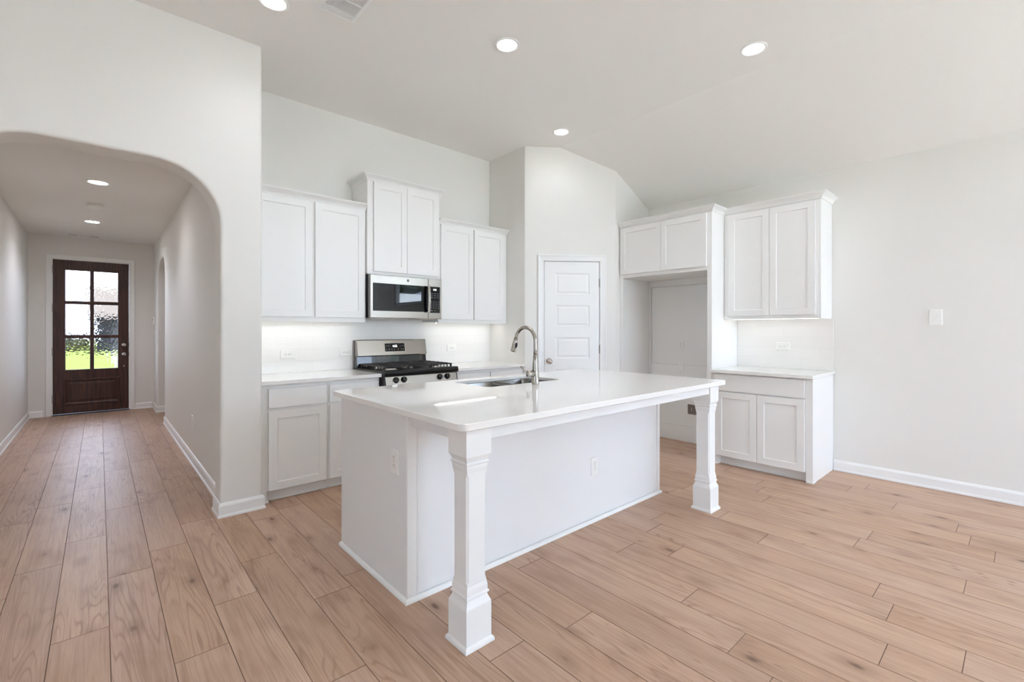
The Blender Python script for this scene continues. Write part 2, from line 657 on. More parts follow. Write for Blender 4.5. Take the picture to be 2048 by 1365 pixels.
def make_floor():
    rnd = random.Random(3)
    vs, fs, cols = [], [], []
    g, dz = 0.0016, 0.0014
    def quad(p, c):
        k = len(vs)
        vs.extend(p)
        fs.append((k, k + 1, k + 2, k + 3))
        cols.append(c)
    def plank(x0, x1, y0, y1):
        c = (rnd.random(), rnd.random(), rnd.random(), 1.0)
        e = (c[0], c[1], c[2], 0.0)
        a, b, cc, d = x0 + g, x1 - g, y0 + g, y1 - g
        quad([(a, cc, 0), (b, cc, 0), (b, d, 0), (a, d, 0)], c)
        quad([(x0, y0, -dz), (x1, y0, -dz), (b, cc, 0), (a, cc, 0)], e)
        quad([(x1, y0, -dz), (x1, y1, -dz), (b, d, 0), (b, cc, 0)], e)
        quad([(x1, y1, -dz), (x0, y1, -dz), (a, d, 0), (b, d, 0)], e)
        quad([(x0, y1, -dz), (x0, y0, -dz), (a, cc, 0), (a, d, 0)], e)
    k0 = int(math.floor((XW - 0.3) / PW))
    k1 = int(math.ceil((XR + 0.05) / PW))
    for k in range(k0, k1):
        x0, x1 = 0.032 + k * PW, 0.032 + (k + 1) * PW
        off = KNOWN.get(k, rnd.random() * PL)
        ymax = HYE + 0.12 if (x1 > HXL - 0.15 and x0 < 2.2) else YB + 0.05
        j = int(math.floor((YW - 0.1 - off) / PL))
        y = off + j * PL
        while y < ymax:
            plank(max(x0, XW - 0.1), min(x1, XR + 0.1), max(y, YW - 0.1), min(y + PL, ymax))
            y += PL
    # underside
    me = bpy.data.meshes.new('floor')
    me.from_pydata(vs, [], fs)
    ca = me.color_attributes.new('plank', 'FLOAT_COLOR', 'CORNER')
    i = 0
    for p in me.polygons:
        for _ in p.loop_indices:
            ca.data[i].color = cols[p.index]
            i += 1
    me.materials.append(M['floor'])
    o = bpy.data.objects.new('floor', me)
    COL.objects.link(o)
    o['kind'] = 'structure'
make_floor()
b = MB()
b.box(XW - 0.15, XR + 0.15, YW - 0.15, HYE + 0.13, -0.15, -0.004)
struct(b, 'floor_slab', M['porch'])

# ------------------------------------------------------------------ walls and ceilings
def holed(F, s0, s1, z0, z1, thick, holes):
    b = MB()
    b.panelled(F, s0, s1, z0, z1, -thick, 0.0, holes, [], through=True, bev=0.0)
    return b

def arch_wall(F, s0, s1, zt, a0, a1, ztop, rad, thick, bull=0.02, round_end=False):
    """a wall with an opening whose top corners are rounded and whose edges are bullnosed"""
    n = 14
    def path(off):
        r = rad + off
        pts = [(a0 - off, 0.0)]
        for k in range(n + 1):
            a = pi - (pi / 2) * k / n
            pts.append((a0 + rad + r * cos(a), ztop - rad + r * sin(a)))
        for k in range(n + 1):
            a = pi / 2 - (pi / 2) * k / n
            pts.append((a1 - rad + r * cos(a), ztop - rad + r * sin(a)))
        pts.append((a1 + off, 0.0))
        return pts
    b = MB()
    loops = []
    for k in range(6):
        a = (pi / 2) * k / 5
        loops.append([F(s, z, -bull + bull * cos(a)) for s, z in path(bull * (1 - sin(a)))])
    for k in range(6):
        a = (pi / 2) * k / 5
        loops.append([F(s, z, -thick + bull - bull * sin(a)) for s, z in path(bull * (1 - cos(a)))])
    b.loft(loops, False, False, False, True)
    for t in (0.0, -thick):
        p = path(bull)
        zs = p[1][1]
        e = s1 - (bull if round_end and t == 0.0 else 0.0)
        b.add([F(s0, 0, t), F(p[0][0], 0, t), F(p[1][0], zs, t), F(s0, zs, t)], [(0, 1, 2, 3)])
        b.add([F(s0, zs, t), F(p[1][0], zs, t), F(p[1][0], zt, t), F(s0, zt, t)], [(0, 1, 2, 3)])
        b.add([F(e, 0, t), F(p[-1][0], 0, t), F(p[-2][0], zs, t), F(e, zs, t)], [(0, 1, 2, 3)])
        b.add([F(e, zs, t), F(p[-2][0], zs, t), F(p[-2][0], zt, t), F(e, zt, t)], [(0, 1, 2, 3)])
        for i in range(1, len(p) - 2):
            q, r = p[i], p[i + 1]
            b.add([F(q[0], q[1], t), F(r[0], r[1], t), F(r[0], zt, t), F(q[0], zt, t)], [(0, 1, 2, 3)])
    return b

FA = Fr((0, YA), (1, 0), (0, -1))
b = arch_wall(FA, XW - 0.1, XA, ZC + 0.02, -0.615, 0.613, 2.366, 0.37, 0.21, 0.02, True)
r = 0.02
b.loft([[(XA - r + r * sin(pi / 2 * k / 6), YA + r - r * cos(pi / 2 * k / 6), z) for k in range(7)] for z in (0, ZC + 0.02)],
       False, False, False, True)
b.add([(XA, YA + r, 0), (XA, YB + 0.1, 0), (XA, YB + 0.1, ZC + 0.02), (XA, YA + r, ZC + 0.02)], [(0, 1, 2, 3)])
struct(b, 'wall_arch', M['wall'])

FH = Fr((HXR, 0), (0, 1), (-1, 0))
b = arch_wall(FH, YA + 0.13, HYE + 0.1, ZH + 0.05, 7.86, 8.93, 2.30, 0.30, XA - HXR - 0.002, 0.018)
struct(b, 'wall_hall_right', M['wall'])
b = MB()
b.box(HXL - 0.12, HXL, YA + 0.18, HYE + 0.1, 0, ZH + 0.05)
struct(b, 'wall_hall_left', M['wall'])
# side passage seen through the small arch
b = MB()
b.box(XA, 2.3, 7.40, 7.50, 0, ZH + 0.05)
b.box(XA, 2.3, 9.40, 9.50, 0, ZH + 0.05)
b.box(2.2, 2.3, 7.50, 9.40, 0, ZH + 0.05)
b.box(XA, 2.3, 7.40, 9.50, ZH - 0.2, ZH - 0.1)
struct(b, 'wall_passage', M['wall'])

DX0, DX1, DZ = -0.514, 0.352, 2.318
FE = Fr((0, HYE), (1, 0), (0, -1))
b = holed(FE, HXL - 0.12, XA, 0, ZH + 0.05, 0.14, [(DX0 - 0.03, DX1 + 0.03, 0, DZ + 0.03)])
struct(b, 'wall_hall_end', M['wall'])

b = MB()
b.box(XA - 0.05, XP + 0.1, YB, YB + 0.12, 0, ZC + 0.02)
struct(b, 'wall_range', M['wall'])

# pantry enclosure: return, diagonal with the door, side wall of the refrigerator bay
DL = hypot(XD - XP, YR - YP)
DE = ((XD - XP) / DL, (YR - YP) / DL)
DN = (DE[1], -DE[0])
FD = Fr((XP, YP), DE, DN)
SL0, SL1, SLZ = 0.218, 0.842, 2.035
def bullcorner(b, p, d0, d1, r=0.018, z1=ZC + 0.02):
    """rounded outside corner between directions d0 (coming in) and d1 (going out)"""
    n0 = (d0[1], -d0[0]); n1 = (d1[1], -d1[0])
    a0 = math.atan2(n0[1], n0[0]); a1 = math.atan2(n1[1], n1[0])
    while a1 - a0 > pi: a1 -= 2 * pi
    while a1 - a0 < -pi: a1 += 2 * pi
    tl = r * math.tan(abs(a1 - a0) / 2)
    s = (p[0] - d0[0] * tl, p[1] - d0[1] * tl)
    c = (s[0] - n0[0] * r, s[1] - n0[1] * r)
    arc = [(c[0] + r * cos(a0 + (a1 - a0) * k / 8), c[1] + r * sin(a0 + (a1 - a0) * k / 8)) for k in range(9)]
    b.loft([[(x, y, z) for x, y in arc] for z in (0, z1)], False, False, False, True)
    return tl
b = MB()
d0, d1, d2 = (0, -1), DE, (1, 0)
t1 = bullcorner(b, (XP, YP), d0, d1)
t2 = bullcorner(b, (XD, YR), d1, d2)
b.add([(XP, YB + 0.02, 0), (XP, YP + t1, 0), (XP, YP + t1, ZC + 0.02), (XP, YB + 0.02, ZC + 0.02)], [(0, 1, 2, 3)])
hs0, hs1, hz = SL0 - 0.012, SL1 + 0.012, SLZ + 0.012
for s0, s1, z0, z1 in ((t1, hs0, 0, ZC + 0.02), (hs1, DL - t2, 0, ZC + 0.02), (hs0, hs1, hz, ZC + 0.02)):
    b.add([FD(s0, z0), FD(s1, z0), FD(s1, z1), FD(s0, z1)], [(0, 1, 2, 3)])
b.add([(XD + t2, YR, 0), (XR + 0.02, YR, 0), (XR + 0.02, YR, ZC), (XD + t2, YR, ZC)], [(0, 1, 2, 3)])
struct(b, 'wall_pantry', M['wall'])
b = MB()   # closet interior behind the diagonal
b.box(XP - 0.0, XR + 0.1, YB, YB + 0.12, 0, ZC + 0.02)
b.fbox(FD, hs0 - 0.03, hs1 + 0.03, 0, hz + 0.03, -0.14, -0.10)
struct(b, 'wall_pantry_back', M['wall'])

WR = (-1.75, -0.55, 1.83, 2.55)
FW = Fr((XR, 0), (0, 1), (-1, 0))
b = holed(FW, YW - 0.1, YB + 0.1, 0, ZC, 0.14, [WR])
struct(b, 'wall_right', M['wall'])
WB = [(1.2, 2.40, 0.10, 2.90), (2.45, 3.60, 0.10, 2.90), (3.65, 4.80, 0.10, 2.90)]
FB = Fr((0, YW), (1, 0), (0, 1))
b = holed(FB, XW - 0.1, XR + 0.1, 0, ZC + 0.02, 0.14, WB)
struct(b, 'wall_back', M['wall'])
WL = (-0.9, 0.0, 0.3, 2.7)  # unseen opening added to fill the surfaces that face left
FL = Fr((XW, 0), (0, 1), (1, 0))
b = holed(FL, YW - 0.1, YA + 0.1, 0, ZC + 0.02, 0.14, [WL])
struct(b, 'wall_left', M['wall'])

b = MB()
prof = [(XW - 0.1, ZC), (XC, ZC), (XR + 0.14, ZR - (ZC - ZR) / (XR - XC) * 0.14), (XR + 0.14, ZC + 0.15), (XW - 0.1, ZC + 0.15)]
b.loft([[(x, y, z) for x, z in prof] for y in (YW - 0.1, YB + 0.1)])
struct(b, 'ceiling', M['ceiling'])
b = MB()
b.box(HXL - 0.1, HXR + 0.1, YA + 0.18, HYE + 0.1, ZH, ZH + 0.12)
struct(b, 'ceiling_hall', M['ceiling'])

# ------------------------------------------------------------------ baseboards and casings
BASE = [(0, 0), (0.020, 0.0), (0.020, 0.010), (0.016, 0.018), (0.013, 0.020), (0.013, 0.076), (0.009, 0.086), (0.004, 0.094), (0, 0.096)]
def baseboard(name, path, side):
    b = MB()
    b.moulding(lambda p, q, w: (p, q, w), path, BASE, side)
    return struct(b, name, M['trim'])
baseboard('baseboard_arch', [(0.613, YA + 0.207), (0.613, YA), (XA, YA), (XA, YA + 0.05)], -1)
baseboard('baseboard_hall_right', [(HXR, 7.86), (HXR, YA + 0.212)], -1)
baseboard('baseboard_hall_right_far', [(HXR, HYE - 0.001), (HXR, 8.93), (HXR + 0.2, 8.93)], -1)
baseboard('baseboard_hall_left', [(HXL, YA + 0.215), (HXL, HYE - 0.001), (DX0 - 0.102, HYE - 0.001)], -1)
baseboard('baseboard_hall_end', [(DX1 + 0.064, HYE - 0.001), (HXR - 0.021, HYE - 0.001)], -1)
baseboard('baseboard_right', [(XR, 1.183), (XR, YW)], -1)
baseboard('baseboard_arch_left', [(XW, YA), (-0.615, YA), (-0.615, YA + 0.207)], -1)

CAS = [(0.0, -0.008), (0.0, 0.010), (0.004, 0.013), (0.012, 0.011), (0.030, 0.013), (0.048, 0.016), (0.056, 0.020), (0.064, 0.020), (0.067, 0.017), (0.067, -0.008)]
def casing(name, F, s0, s1, zt):
    b = MB()
    b.moulding(lambda p, q, w: F(p, q, w), [(s0, 0.0), (s0, zt), (s1, zt), (s1, 0.0)], CAS, 1)
    # jamb lining
    b.fbox(F, s0 - 0.006, s0 + 0.004, 0, zt, -0.10, 0.006)
    b.fbox(F, s1 - 0.004, s1 + 0.006, 0, zt, -0.10, 0.006)
    b.fbox(F, s0, s1, zt - 0.004, zt + 0.006, -0.10, 0.006)
    return struct(b, name, M['trim'])
casing('trim_1', FD, SL0 - 0.006, SL1 + 0.006, SLZ + 0.006)
casing('trim_2', FE, DX0 - 0.004, DX1 + 0.004, DZ + 0.004)

# ------------------------------------------------------------------ pantry door
d = struct_root('door_1', FD((SL0 + SL1) / 2, 0.0, -0.02))
b = MB()
pz = [(1.667, 1.905), (1.31, 1.548), (0.955, 1.19), (0.60, 0.834), (0.18, 0.48)]
b.panelled(FD, SL0 + 0.002, SL1 - 0.002, 0.01, SLZ - 0.002, -0.036, -0.002,
           [(SL0 + 0.125, SL1 - 0.113, z0, z1) for z0, z1 in pz],
           [(0, 0), (0.006, -0.006), (0.020, -0.008), (0.034, -0.003), (0.036, -0.002)], bev=0.002)
b.build('door_slab', M['trim'], d)
kp = FD(0.272, 0.928, -0.002)
b = MB()
b.lathe(kp, (DN[0], DN[1], 0), [(0.032, 0), (0.032, 0.004), (0.028, 0.007), (0.012, 0.010), (0.011, 0.028), (0.020, 0.036), (0.027, 0.046), (0.028, 0.056), (0.022, 0.066), (0.008, 0.070)], 28)
b.build('door_knob', M['nickel'], d)
b = MB()
b.fbox(FD, SL0 - 0.006, SL0 + 0.003, 0.885, 0.945, -0.006, 0.0015)
b.build('latch_plate', M['nickel'], d)
for z in (1.80, 1.06, 0.25):
    b = MB()
    p = FD(SL1 + 0.003, z, 0.004)
    b.lathe((p[0], p[1], z - 0.045), (0, 0, 1), [(0.003, -0.004), (0.006, 0), (0.006, 0.09), (0.003, 0.094)], 12)
    b.fbox(FD, SL1 - 0.006, SL1 + 0.003, z - 0.045, z + 0.045, -0.004, 0.001)
    b.build('hinge', M['hinge'], d)

# ------------------------------------------------------------------ front door
d = struct_root('door_2', ((DX0 + DX1) / 2, HYE, 0))
GX0, GX1, GM = -0.387, 0.226, -0.085
gz = [(0.665, 1.155), (1.185, 1.668), (1.698, 2.176)]
panes = [(a, c, z0, z1) for z0, z1 in gz for a, c in ((GX0, GM - 0.014), (GM + 0.014, GX1))]
b = MB()
b.panelled(FE, DX0 + 0.002, DX1 - 0.002, 0.02, DZ - 0.003, -0.05, -0.004, panes, [], through=True, bev=0.002)
b.build('door_slab', M['doorwood'], d)
b = MB()
for a, c, z0, z1 in panes:
    b.moulding(lambda p, q, w: FE(p, q, w), [(a, z0), (c, z0), (c, z1), (a, z1)], [(0, -0.03), (0, -0.006), (0.006, -0.010), (0.010, -0.016), (0.010, -0.03)], 1, True)
b.build('glazing_bead', M['doorwood'], d)
b = MB()
b.moulding(lambda p, q, w: FE(p, q, w), [(GX0, 0.155), (GX1, 0.155), (GX1, 0.52), (GX0, 0.52)],
           [(-0.014, -0.004), (-0.010, 0.010), (0.006, 0.012), (0.020, 0.000), (0.030, -0.004)], 1, True)
b.loft([[FE(a, z, t) for a, z in ((GX0 + i, 0.155 + i), (GX1 - i, 0.155 + i), (GX1 - i, 0.52 - i), (GX0 + i, 0.52 - i))]
        for i, t in ((0.028, -0.004), (0.030, -0.0035), (0.065, 0.004), (0.068, 0.004))], False, True)
b.build('raised_panel', M['doorwood'], d)
for a, c, z0, z1 in panes:
    b = MB()
    b.fbox(FE, a - 0.004, c + 0.004, z0 - 0.004, z1 + 0.004, -0.030, -0.024)
    b.build('glass_pane', M['hammered'], d)
for nm, z, r in (('deadbolt', 1.035, 0.030), ('door_knob', 0.888, 0.030)):
    b = MB()
    b.lathe((0.290, HYE + 0.004, z), (0, -1, 0), [(r, 0), (r, 0.006), (r - 0.006, 0.010), (0.012, 0.014), (0.012, 0.03), (0.022, 0.036), (0.027, 0.046), (0.025, 0.058), (0.010, 0.064)], 24)
    b.build(nm, M['chrome'], d)
b = MB()
b.lathe((0.288, HYE + 0.004, 0.70), (0, -1, 0), [(0.012, 0), (0.012, 0.006), (0.006, 0.010)], 16)
b.build('bolt_button', M['chrome'], d)
b = MB()
for z in (1.035, 0.888):
    b.fbox(FE, DX1 - 0.006, DX1 + 0.004, z - 0.03, z + 0.03, -0.02, 0.004)
b.build('strike_plates', M['threshold'], d)
for z in (2.17, 1.60, 0.95, 0.25):
    b = MB()
    b.lathe((DX0 - 0.002, HYE - 0.006, z - 0.055), (0, 0, 1), [(0.004, -0.005), (0.008, 0), (0.008, 0.11), (0.004, 0.115)], 12)
    b.build('hinge', M['hinge'], d)
b = MB()
b.box(DX0 - 0.02, DX1 + 0.02, HYE - 0.012, HYE + 0.14, -0.001, 0.016, 0.004)
b.build('threshold', M['threshold'], d)

# ------------------------------------------------------------------ windows behind the camera, on the right wall, and one added on the left for fill
def window(name, F, s0, s1, z0, z1, vs=1):
    r_ = struct_root(name, F((s0 + s1) / 2, z0))
    b = MB()
    sec = [(0, -0.10), (0, -0.02), (0.045, -0.02), (0.045, -0.10)]
    b.moulding(lambda p, q, w: F(p, q, w), [(s0, z0), (s1, z0), (s1, z1), (s0, z1)], sec, 1, True)
    for k in range(1, vs + 1):
        s = s0 + (s1 - s0) * k / (vs + 1)
        b.fbox(F, s - 0.02, s + 0.02, z0 + 0.04, z1 - 0.04, -0.09, -0.03)
    b.build('window_frame', M['trim'], r_)
    b = MB()
    b.fbox(F, s0 - 0.03, s1 + 0.03, z0 - 0.02, z0, -0.02, 0.03, 0.003)
    b.build('window_sill', M['trim'], r_)
    b = MB()
    b.fbox(F, s0 + 0.04, s1 - 0.04, z0 + 0.04, z1 - 0.04, -0.062, -0.058)
    b.build('glass_pane', M['glass'], r_)
for i, w in enumerate(WB):
    window('window_%d' % (i + 1), FB, *w)
window('window_4', FW, *WR, vs=0)
window('window_5', FL, *WL, vs=0)  # made-up left window, lets in fill light for the dark sides

# ------------------------------------------------------------------ kitchen cabinets
FRG = lambda y: Fr((0, y), (1, 0), (0, -1))      # along the range wall
FBU = lambda x: Fr((x, 0), (0, 1), (-1, 0))      # along the right wall (s = Y)
SHAKER = [(0, 0), (0.002, -0.007), (0.004, -0.008)]
def shaker(F, s0, s1, z0, z1, parent, rail=0.057, t0=0.002, t1=0.021, name='door'):
    b = MB()
    b.panelled(F, s0, s1, z0, z1, t0, t1, [(s0 + rail, s1 - rail, z0 + rail, z1 - rail)], SHAKER, bev=0.0015)
    return b.build(name, M['cab'], parent)
def slab(F, s0, s1, z0, z1, parent, name='drawer_front', m='cab'):
    b = MB()
    b.fbox(F, s0, s1, z0, z1, 0.002, 0.021, 0.002)
    return b.build(name, M[m], parent)
CROWN = [(0.0, 0.0), (0.006, 0.0), (0.009, 0.006), (0.012, 0.014), (0.020, 0.024), (0.032, 0.034), (0.042, 0.040), (0.047, 0.044), (0.050, 0.046), (0.050, 0.056), (0.0, 0.056)]
def crown(path, z, parent, side=-1):
    b = MB()
    b.moulding(lambda p, q, w: (p, q, z + w), path, CROWN, side)
    return b.build('crown_moulding', M['cab'], parent)

YU = 4.013      # carcass front of the range wall uppers (doors stand 21 mm proud)
YM = 3.985      # the one over the microwave stands forward
def upper_range(label, x0, x1, z0, zbox, zc, yf, doors, dz0, dz1, returns):
    c = thing('wall_cabinet', label, 'cabinet', ((x0 + x1) / 2, (yf + YB) / 2, z0), 0, 'wall cabinets over the range counter')
    b = MB()
    b.box(x0, x1, yf, YB - 0.002, z0 + 0.012, zbox, 0.001)
    b.box(x0 + 0.0005, x1 - 0.0005, yf - 0.0012, yf + 0.02, z0, z0 + 0.03, 0.001)     # light rail
    b.build('carcass', M['cab'], c)
    F = FRG(yf)
    for a, e in doors:
        shaker(F, a, e, dz0, dz1, c)
    if returns:
        crown([(x0, YB - 0.003), (x0, yf - 0.001), (x1, yf - 0.001), (x1, YB - 0.003)], zc - 0.056, c)
    else:
        crown([(x0, yf - 0.001), (x1, yf - 0.001)], zc - 0.056, c)
    return c
upper_range('white two-door wall cabinet between the arch wall and the microwave', XA + 0.003, 1.803, 1.343, 2.40, 2.412, YU,
            [(XA + 0.028, 1.330), (1.353, 1.785)], 1.384, 2.352, False)
upper_range('taller white two-door wall cabinet directly above the microwave', 1.806, 2.572, 1.785, 2.68, 2.687, YM,
            [(1.862, 2.196), (2.199, 2.545)], 1.812, 2.628, True)
upper_range('white two-door wall cabinet right of the microwave, by the pantry corner', 2.575, XP - 0.002, 1.343, 2.40, 2.414, YU,
            [(2.600, 3.010), (3.024, 3.445)], 1.384, 2.355, False)

# base cabinets on the range wall
YF = 3.738      # face frame plane
ZK = 0.900      # counter top
def base_range(label, x0, x1, cols, foot=None):
    c = thing('base_cabinet', label, 'cabinet', ((x0 + x1) / 2, (YF + YB) / 2, 0), 0, 'base cabinets along the range wall')
    b = MB()
    b.box(x0, x1, YF, YB - 0.002, 0.085, ZK - 0.031, 0.001)
    b.box(x0 + 0.002, x1 - 0.002, YF + 0.06, YB - 0.002, 0.0, 0.09)
    b.build('carcass', M['cab'], c)
    b = MB()
    b.box(x0 + 0.03 if foot == 0 else x0, x1, YF + 0.045, YF + 0.06, 0.0, 0.086)
    b.box(x0 + 0.03 if foot == 0 else x0, x1, YF + 0.030, YF + 0.046, 0.0, 0.018, 0.004)
    b.build('toe_kick', M['cab'], c)
    if foot == 0:
        b = MB()
        b.box(x0, x0 + 0.045, YF - 0.002, YF + 0.06, 0.0, 0.09, 0.001)
        b.box(x0, x0 + 0.056, YF - 0.014, YF + 0.01, 0.0, 0.016, 0.004)
        b.build('foot', M['cab'], c)
    F = FRG(YF)
    for a, e in cols:
        slab(F, a, e, 0.697, 0.838, c)
        shaker(F, a, e, 0.088, 0.674, c)
    return c
base_range('white base cabinet with one drawer and one door beside the arch wall', XA + 0.003, 1.363, [(0.928, 1.345)], 0)
base_range('white base cabinet left of the gas range, partly behind the island', 1.364, 1.802, [(1.374, 1.788)])
base_range('white base cabinet right of the gas range, partly behind the island', 2.570, XP - 0.002, [(2.600, 3.015), (3.028, 3.46)])

def counter(label, x0, x1, y0, y1, zt, th=0.03, r=0.004, hole=None, name='countertop'):
    b = MB()
    o = lambda i, z: [(x, y, z) for x, y in rrect(x0 + i, x1 - i, y0 + i, y1 - i, max(r - i, 0.001))]
    e = 0.003
    loops = [o(e, zt - th), o(0, zt - th + e), o(0, zt - e), o(e * 0.3, zt - e * 0.3), o(e, zt)]
    if hole:
        hx0, hx1, hy0, hy1, hr = hole
        h = lambda i, z: [(x, y, z) for x, y in rrect(hx0 + i, hx1 - i, hy0 + i, hy1 - i, hr)]
        b.loft(loops + [h(0, zt), h(0.002, zt - 0.002), h(0.002, zt - 0.021), h(-0.022, zt - 0.021), h(-0.022, zt - th)], False, False, ring=True)
    else:
        b.loft(loops)
    return single(b, name, M['quartz'], ((x0 + x1) / 2, (y0 + y1) / 2, zt - th), label, 'countertop')
counter('white quartz countertop left of the gas range', XA + 0.002, 1.803, 3.690, YB - 0.012, ZK)
counter('white quartz countertop right of the gas range, ending at the pantry wall', 2.567, XP - 0.001, 3.690, YB - 0.012, ZK)

b = MB()
b.box(XA + 0.002, XP - 0.001, YB - 0.011, YB - 0.001, ZK, 1.50)
single(b, 'tile_backsplash', M['tile_x'], (2.2, YB, ZK), 'white subway tile backsplash on the wall behind the gas range', 'backsplash')

# ------------------------------------------------------------------ right-hand side: refrigerator surround, buffet
XF = 4.400     # front plane of the tall panels
c = thing('refrigerator_cabinet', 'white cabinet bridging the empty refrigerator bay, with tall side panels', 'cabinet', (4.7, 2.56, 0))
F = FBU(XF)
b = MB()
b.box(XF, XR - 0.002, 2.0545, YR - 0.004, 1.858, 2.45, 0.001)
b.build('carcass', M['cab'], c)
b = MB()
b.box(XF, XR - 0.002, 2.0345, 2.054, 0.0, 2.449, 0.001)
b.box(XF - 0.0015, XF + 0.02, 2.0338, 2.080, 0.0, 1.885, 0.001)
b.build('side_panel', M['cab'], c)
b = MB()
b.box(XF, XR - 0.002, YR - 0.020, YR - 0.003, 0.0, 1.86, 0.001)
b.box(XF - 0.0015, XF + 0.02, YR - 0.047, YR - 0.002, 0.0, 1.90, 0.001)
b.build('side_panel', M['cab'], c)
b = MB()
b.box(XR - 0.022, XR - 0.004, 2.056, YR - 0.022, 1.785, 1.857, 0.001)
b.box(XR - 0.020, XR - 0.004, YR - 0.050, YR - 0.021, 0.18, 1.785, 0.001)
b.build('back_rail', M['cab'], c)
shaker(F, 2.082, 2.567, 1.895, 2.412, c)
shaker(F, 2.571, 3.068, 1.895, 2.412, c)
crown([(XF - 0.001, YR - 0.003), (XF - 0.001, 2.034), (4.665, 2.034)], 2.420, c)

# boards on the wall inside the bay
b = MB()
b.box(XR - 0.010, XR - 0.001, 2.056, YR - 0.023, 0.18, 0.868, 0.001)
single(b, 'wall_board', M['trim'], (XR, 2.55, 0.18), 'white board on the lower back wall of the refrigerator bay', 'wall panel')
b = MB()
b.box(XR - 0.008, XR - 0.001, 2.060, YR - 0.056, 0.874, 1.779, 0.001)
single(b, 'wall_board', M['trim'], (XR, 2.55, 0.87), 'large flat white board on the upper back wall of the refrigerator bay', 'wall panel')
b = MB()
b.box(XR - 0.018, XR - 0.001, 2.056, YR - 0.023, 0.0, 0.178, 0.002)
struct(b, 'baseboard_bay', M['trim'])

XB = 4.395
c = thing('buffet_cabinet', 'white base cabinet with two doors and one wide drawer by the right wall', 'cabinet', (4.7, 1.6, 0))
b = MB()
b.box(XB, XR - 0.002, 1.206, 2.031, 0.092, 0.867, 0.001)
b.box(XB + 0.07, XR - 0.002, 1.206, 2.031, 0.0, 0.095)
b.build('carcass', M['cab'], c)
b = MB()
b.box(XB, XR - 0.002, 1.189, 1.206, 0.0, 0.867, 0.001)
b.box(XB - 0.004, XB + 0.016, 1.1875, 1.238, 0.0, 0.8665, 0.001)
b.box(XB - 0.010, XB + 0.07, 1.182, 1.236, 0.0, 0.016, 0.004)
b.build('end_panel', M['cab'], c)
b = MB()
b.box(XB, XB + 0.07, 1.97, 2.031, 0.0, 0.093, 0.001)
b.box(XB - 0.010, XB + 0.05, 1.985, 2.034, 0.0, 0.016, 0.004)
b.build('foot', M['cab'], c)
b = MB()
b.box(XB + 0.055, XB + 0.07, 1.206, 1.985, 0.0, 0.093)
b.box(XB + 0.040, XB + 0.056, 1.206, 1.985, 0.0, 0.018, 0.004)
b.build('toe_kick', M['cab'], c)
F = FBU(XB)
slab(F, 1.246, 1.990, 0.703, 0.858, c)
shaker(F, 1.621, 1.990, 0.088, 0.692, c)
shaker(F, 1.246, 1.617, 0.088, 0.692, c)
counter('white quartz countertop on the buffet cabinet by the right wall', 4.345, XR - 0.012, 1.172, 2.032, ZK)
b = MB()
b.box(XR - 0.011, XR - 0.001, 1.186, 2.032, ZK, 1.40)
single(b, 'tile_backsplash', M['tile_y'], (XR, 1.6, ZK), 'white subway tile backsplash above the buffet cabinet', 'backsplash')

XU = 4.668
c = thing('wall_cabinet', 'white two-door wall cabinet on the right wall above the buffet', 'cabinet', (4.82, 1.6, 1.376))
b = MB()
b.box(XU, XR - 0.002, 1.216, 2.032, 1.388, 2.45, 0.001)
b.box(XU - 0.0012, XU + 0.02, 1.2165, 2.0315, 1.377, 1.41, 0.001)
b.box(XU - 0.0018, XR - 0.002, 1.200, 1.216, 1.376, 2.449, 0.001)
b.build('carcass', M['cab'], c)
F = FBU(XU)
shaker(F, 1.612, 1.985, 1.410, 2.408, c)
shaker(F, 1.240, 1.609, 1.410, 2.408, c)
crown([(XU - 0.001, 2.030), (XU - 0.001, 1.200), (XR - 0.003, 1.200)], 2.421, c)

# LED strips under the wall cabinets
def led(label, x0, x1, y0, y1, z):
    c = thing('under_cabinet_light', label, 'light', ((x0 + x1) / 2, (y0 + y1) / 2, z), 0, 'strip lights under the wall cabinets')
    b = MB()
    b.box(x0, x1, y0, y1, z - 0.008, z, 0.002)
    b.build('housing', M['trim'], c)
    b = MB()
    b.box(x0 + 0.01, x1 - 0.01, y0 + 0.006, y1 - 0.006, z - 0.010, z - 0.0075)
    b.build('diffuser', M['led'], c)
led('glowing strip light under the cabinet left of the microwave', 0.90, 1.77, 4.13, 4.16, 1.355)
led('glowing strip light under the cabinet right of the microwave', 2.62, 3.46, 4.13, 4.16, 1.355)
led('glowing strip light under the cabinet above the buffet', 4.79, 4.82, 1.25, 2.0, 1.388)

# ------------------------------------------------------------------ island
IX0, IX1, IY0, IY1 = 1.074, 3.276, 1.935, 2.725
ZI = 0.916
ZIU = ZI - 0.030
isl = thing('kitchen_island', 'long white kitchen island on two turned front legs', 'kitchen island', ((IX0 + IX1) / 2, (IY0 + IY1) / 2, 0))
b = MB()
bx0, bx1, by0, by1, bt = IX0 + 0.004, IX1 - 0.004, IY0 + 0.004, IY1 - 0.02, ZIU - 0.001
hx0, hx1, hy0, hy1 = 1.775, 2.548, 2.225, 2.690     # opening the sink bowls hang in
o_ = [(bx0, by0), (bx1, by0), (bx1, by1), (bx0, by1)]
h_ = [(hx0, hy0), (hx1, hy0), (hx1, hy1), (hx0, hy1)]
lv = lambda pts, z: [(x, y, z) for x, y in pts]
b.loft([lv(o_, 0.0), lv(o_, bt), lv(h_, bt), lv(h_, 0.60)], True, True)
b.build('body', M['isl'], isl)
b = MB()
b.box(IX0, IX0 + 0.010, IY0 + 0.002, IY1, 0.0, ZIU - 0.001, 0.0015)
b.build('end_panel', M['isl'], isl)
b = MB()
b.box(IX1 - 0.010, IX1, IY0 + 0.002, IY1, 0.0, ZIU - 0.001, 0.0015)
b.build('end_panel', M['isl'], isl)
b = MB()
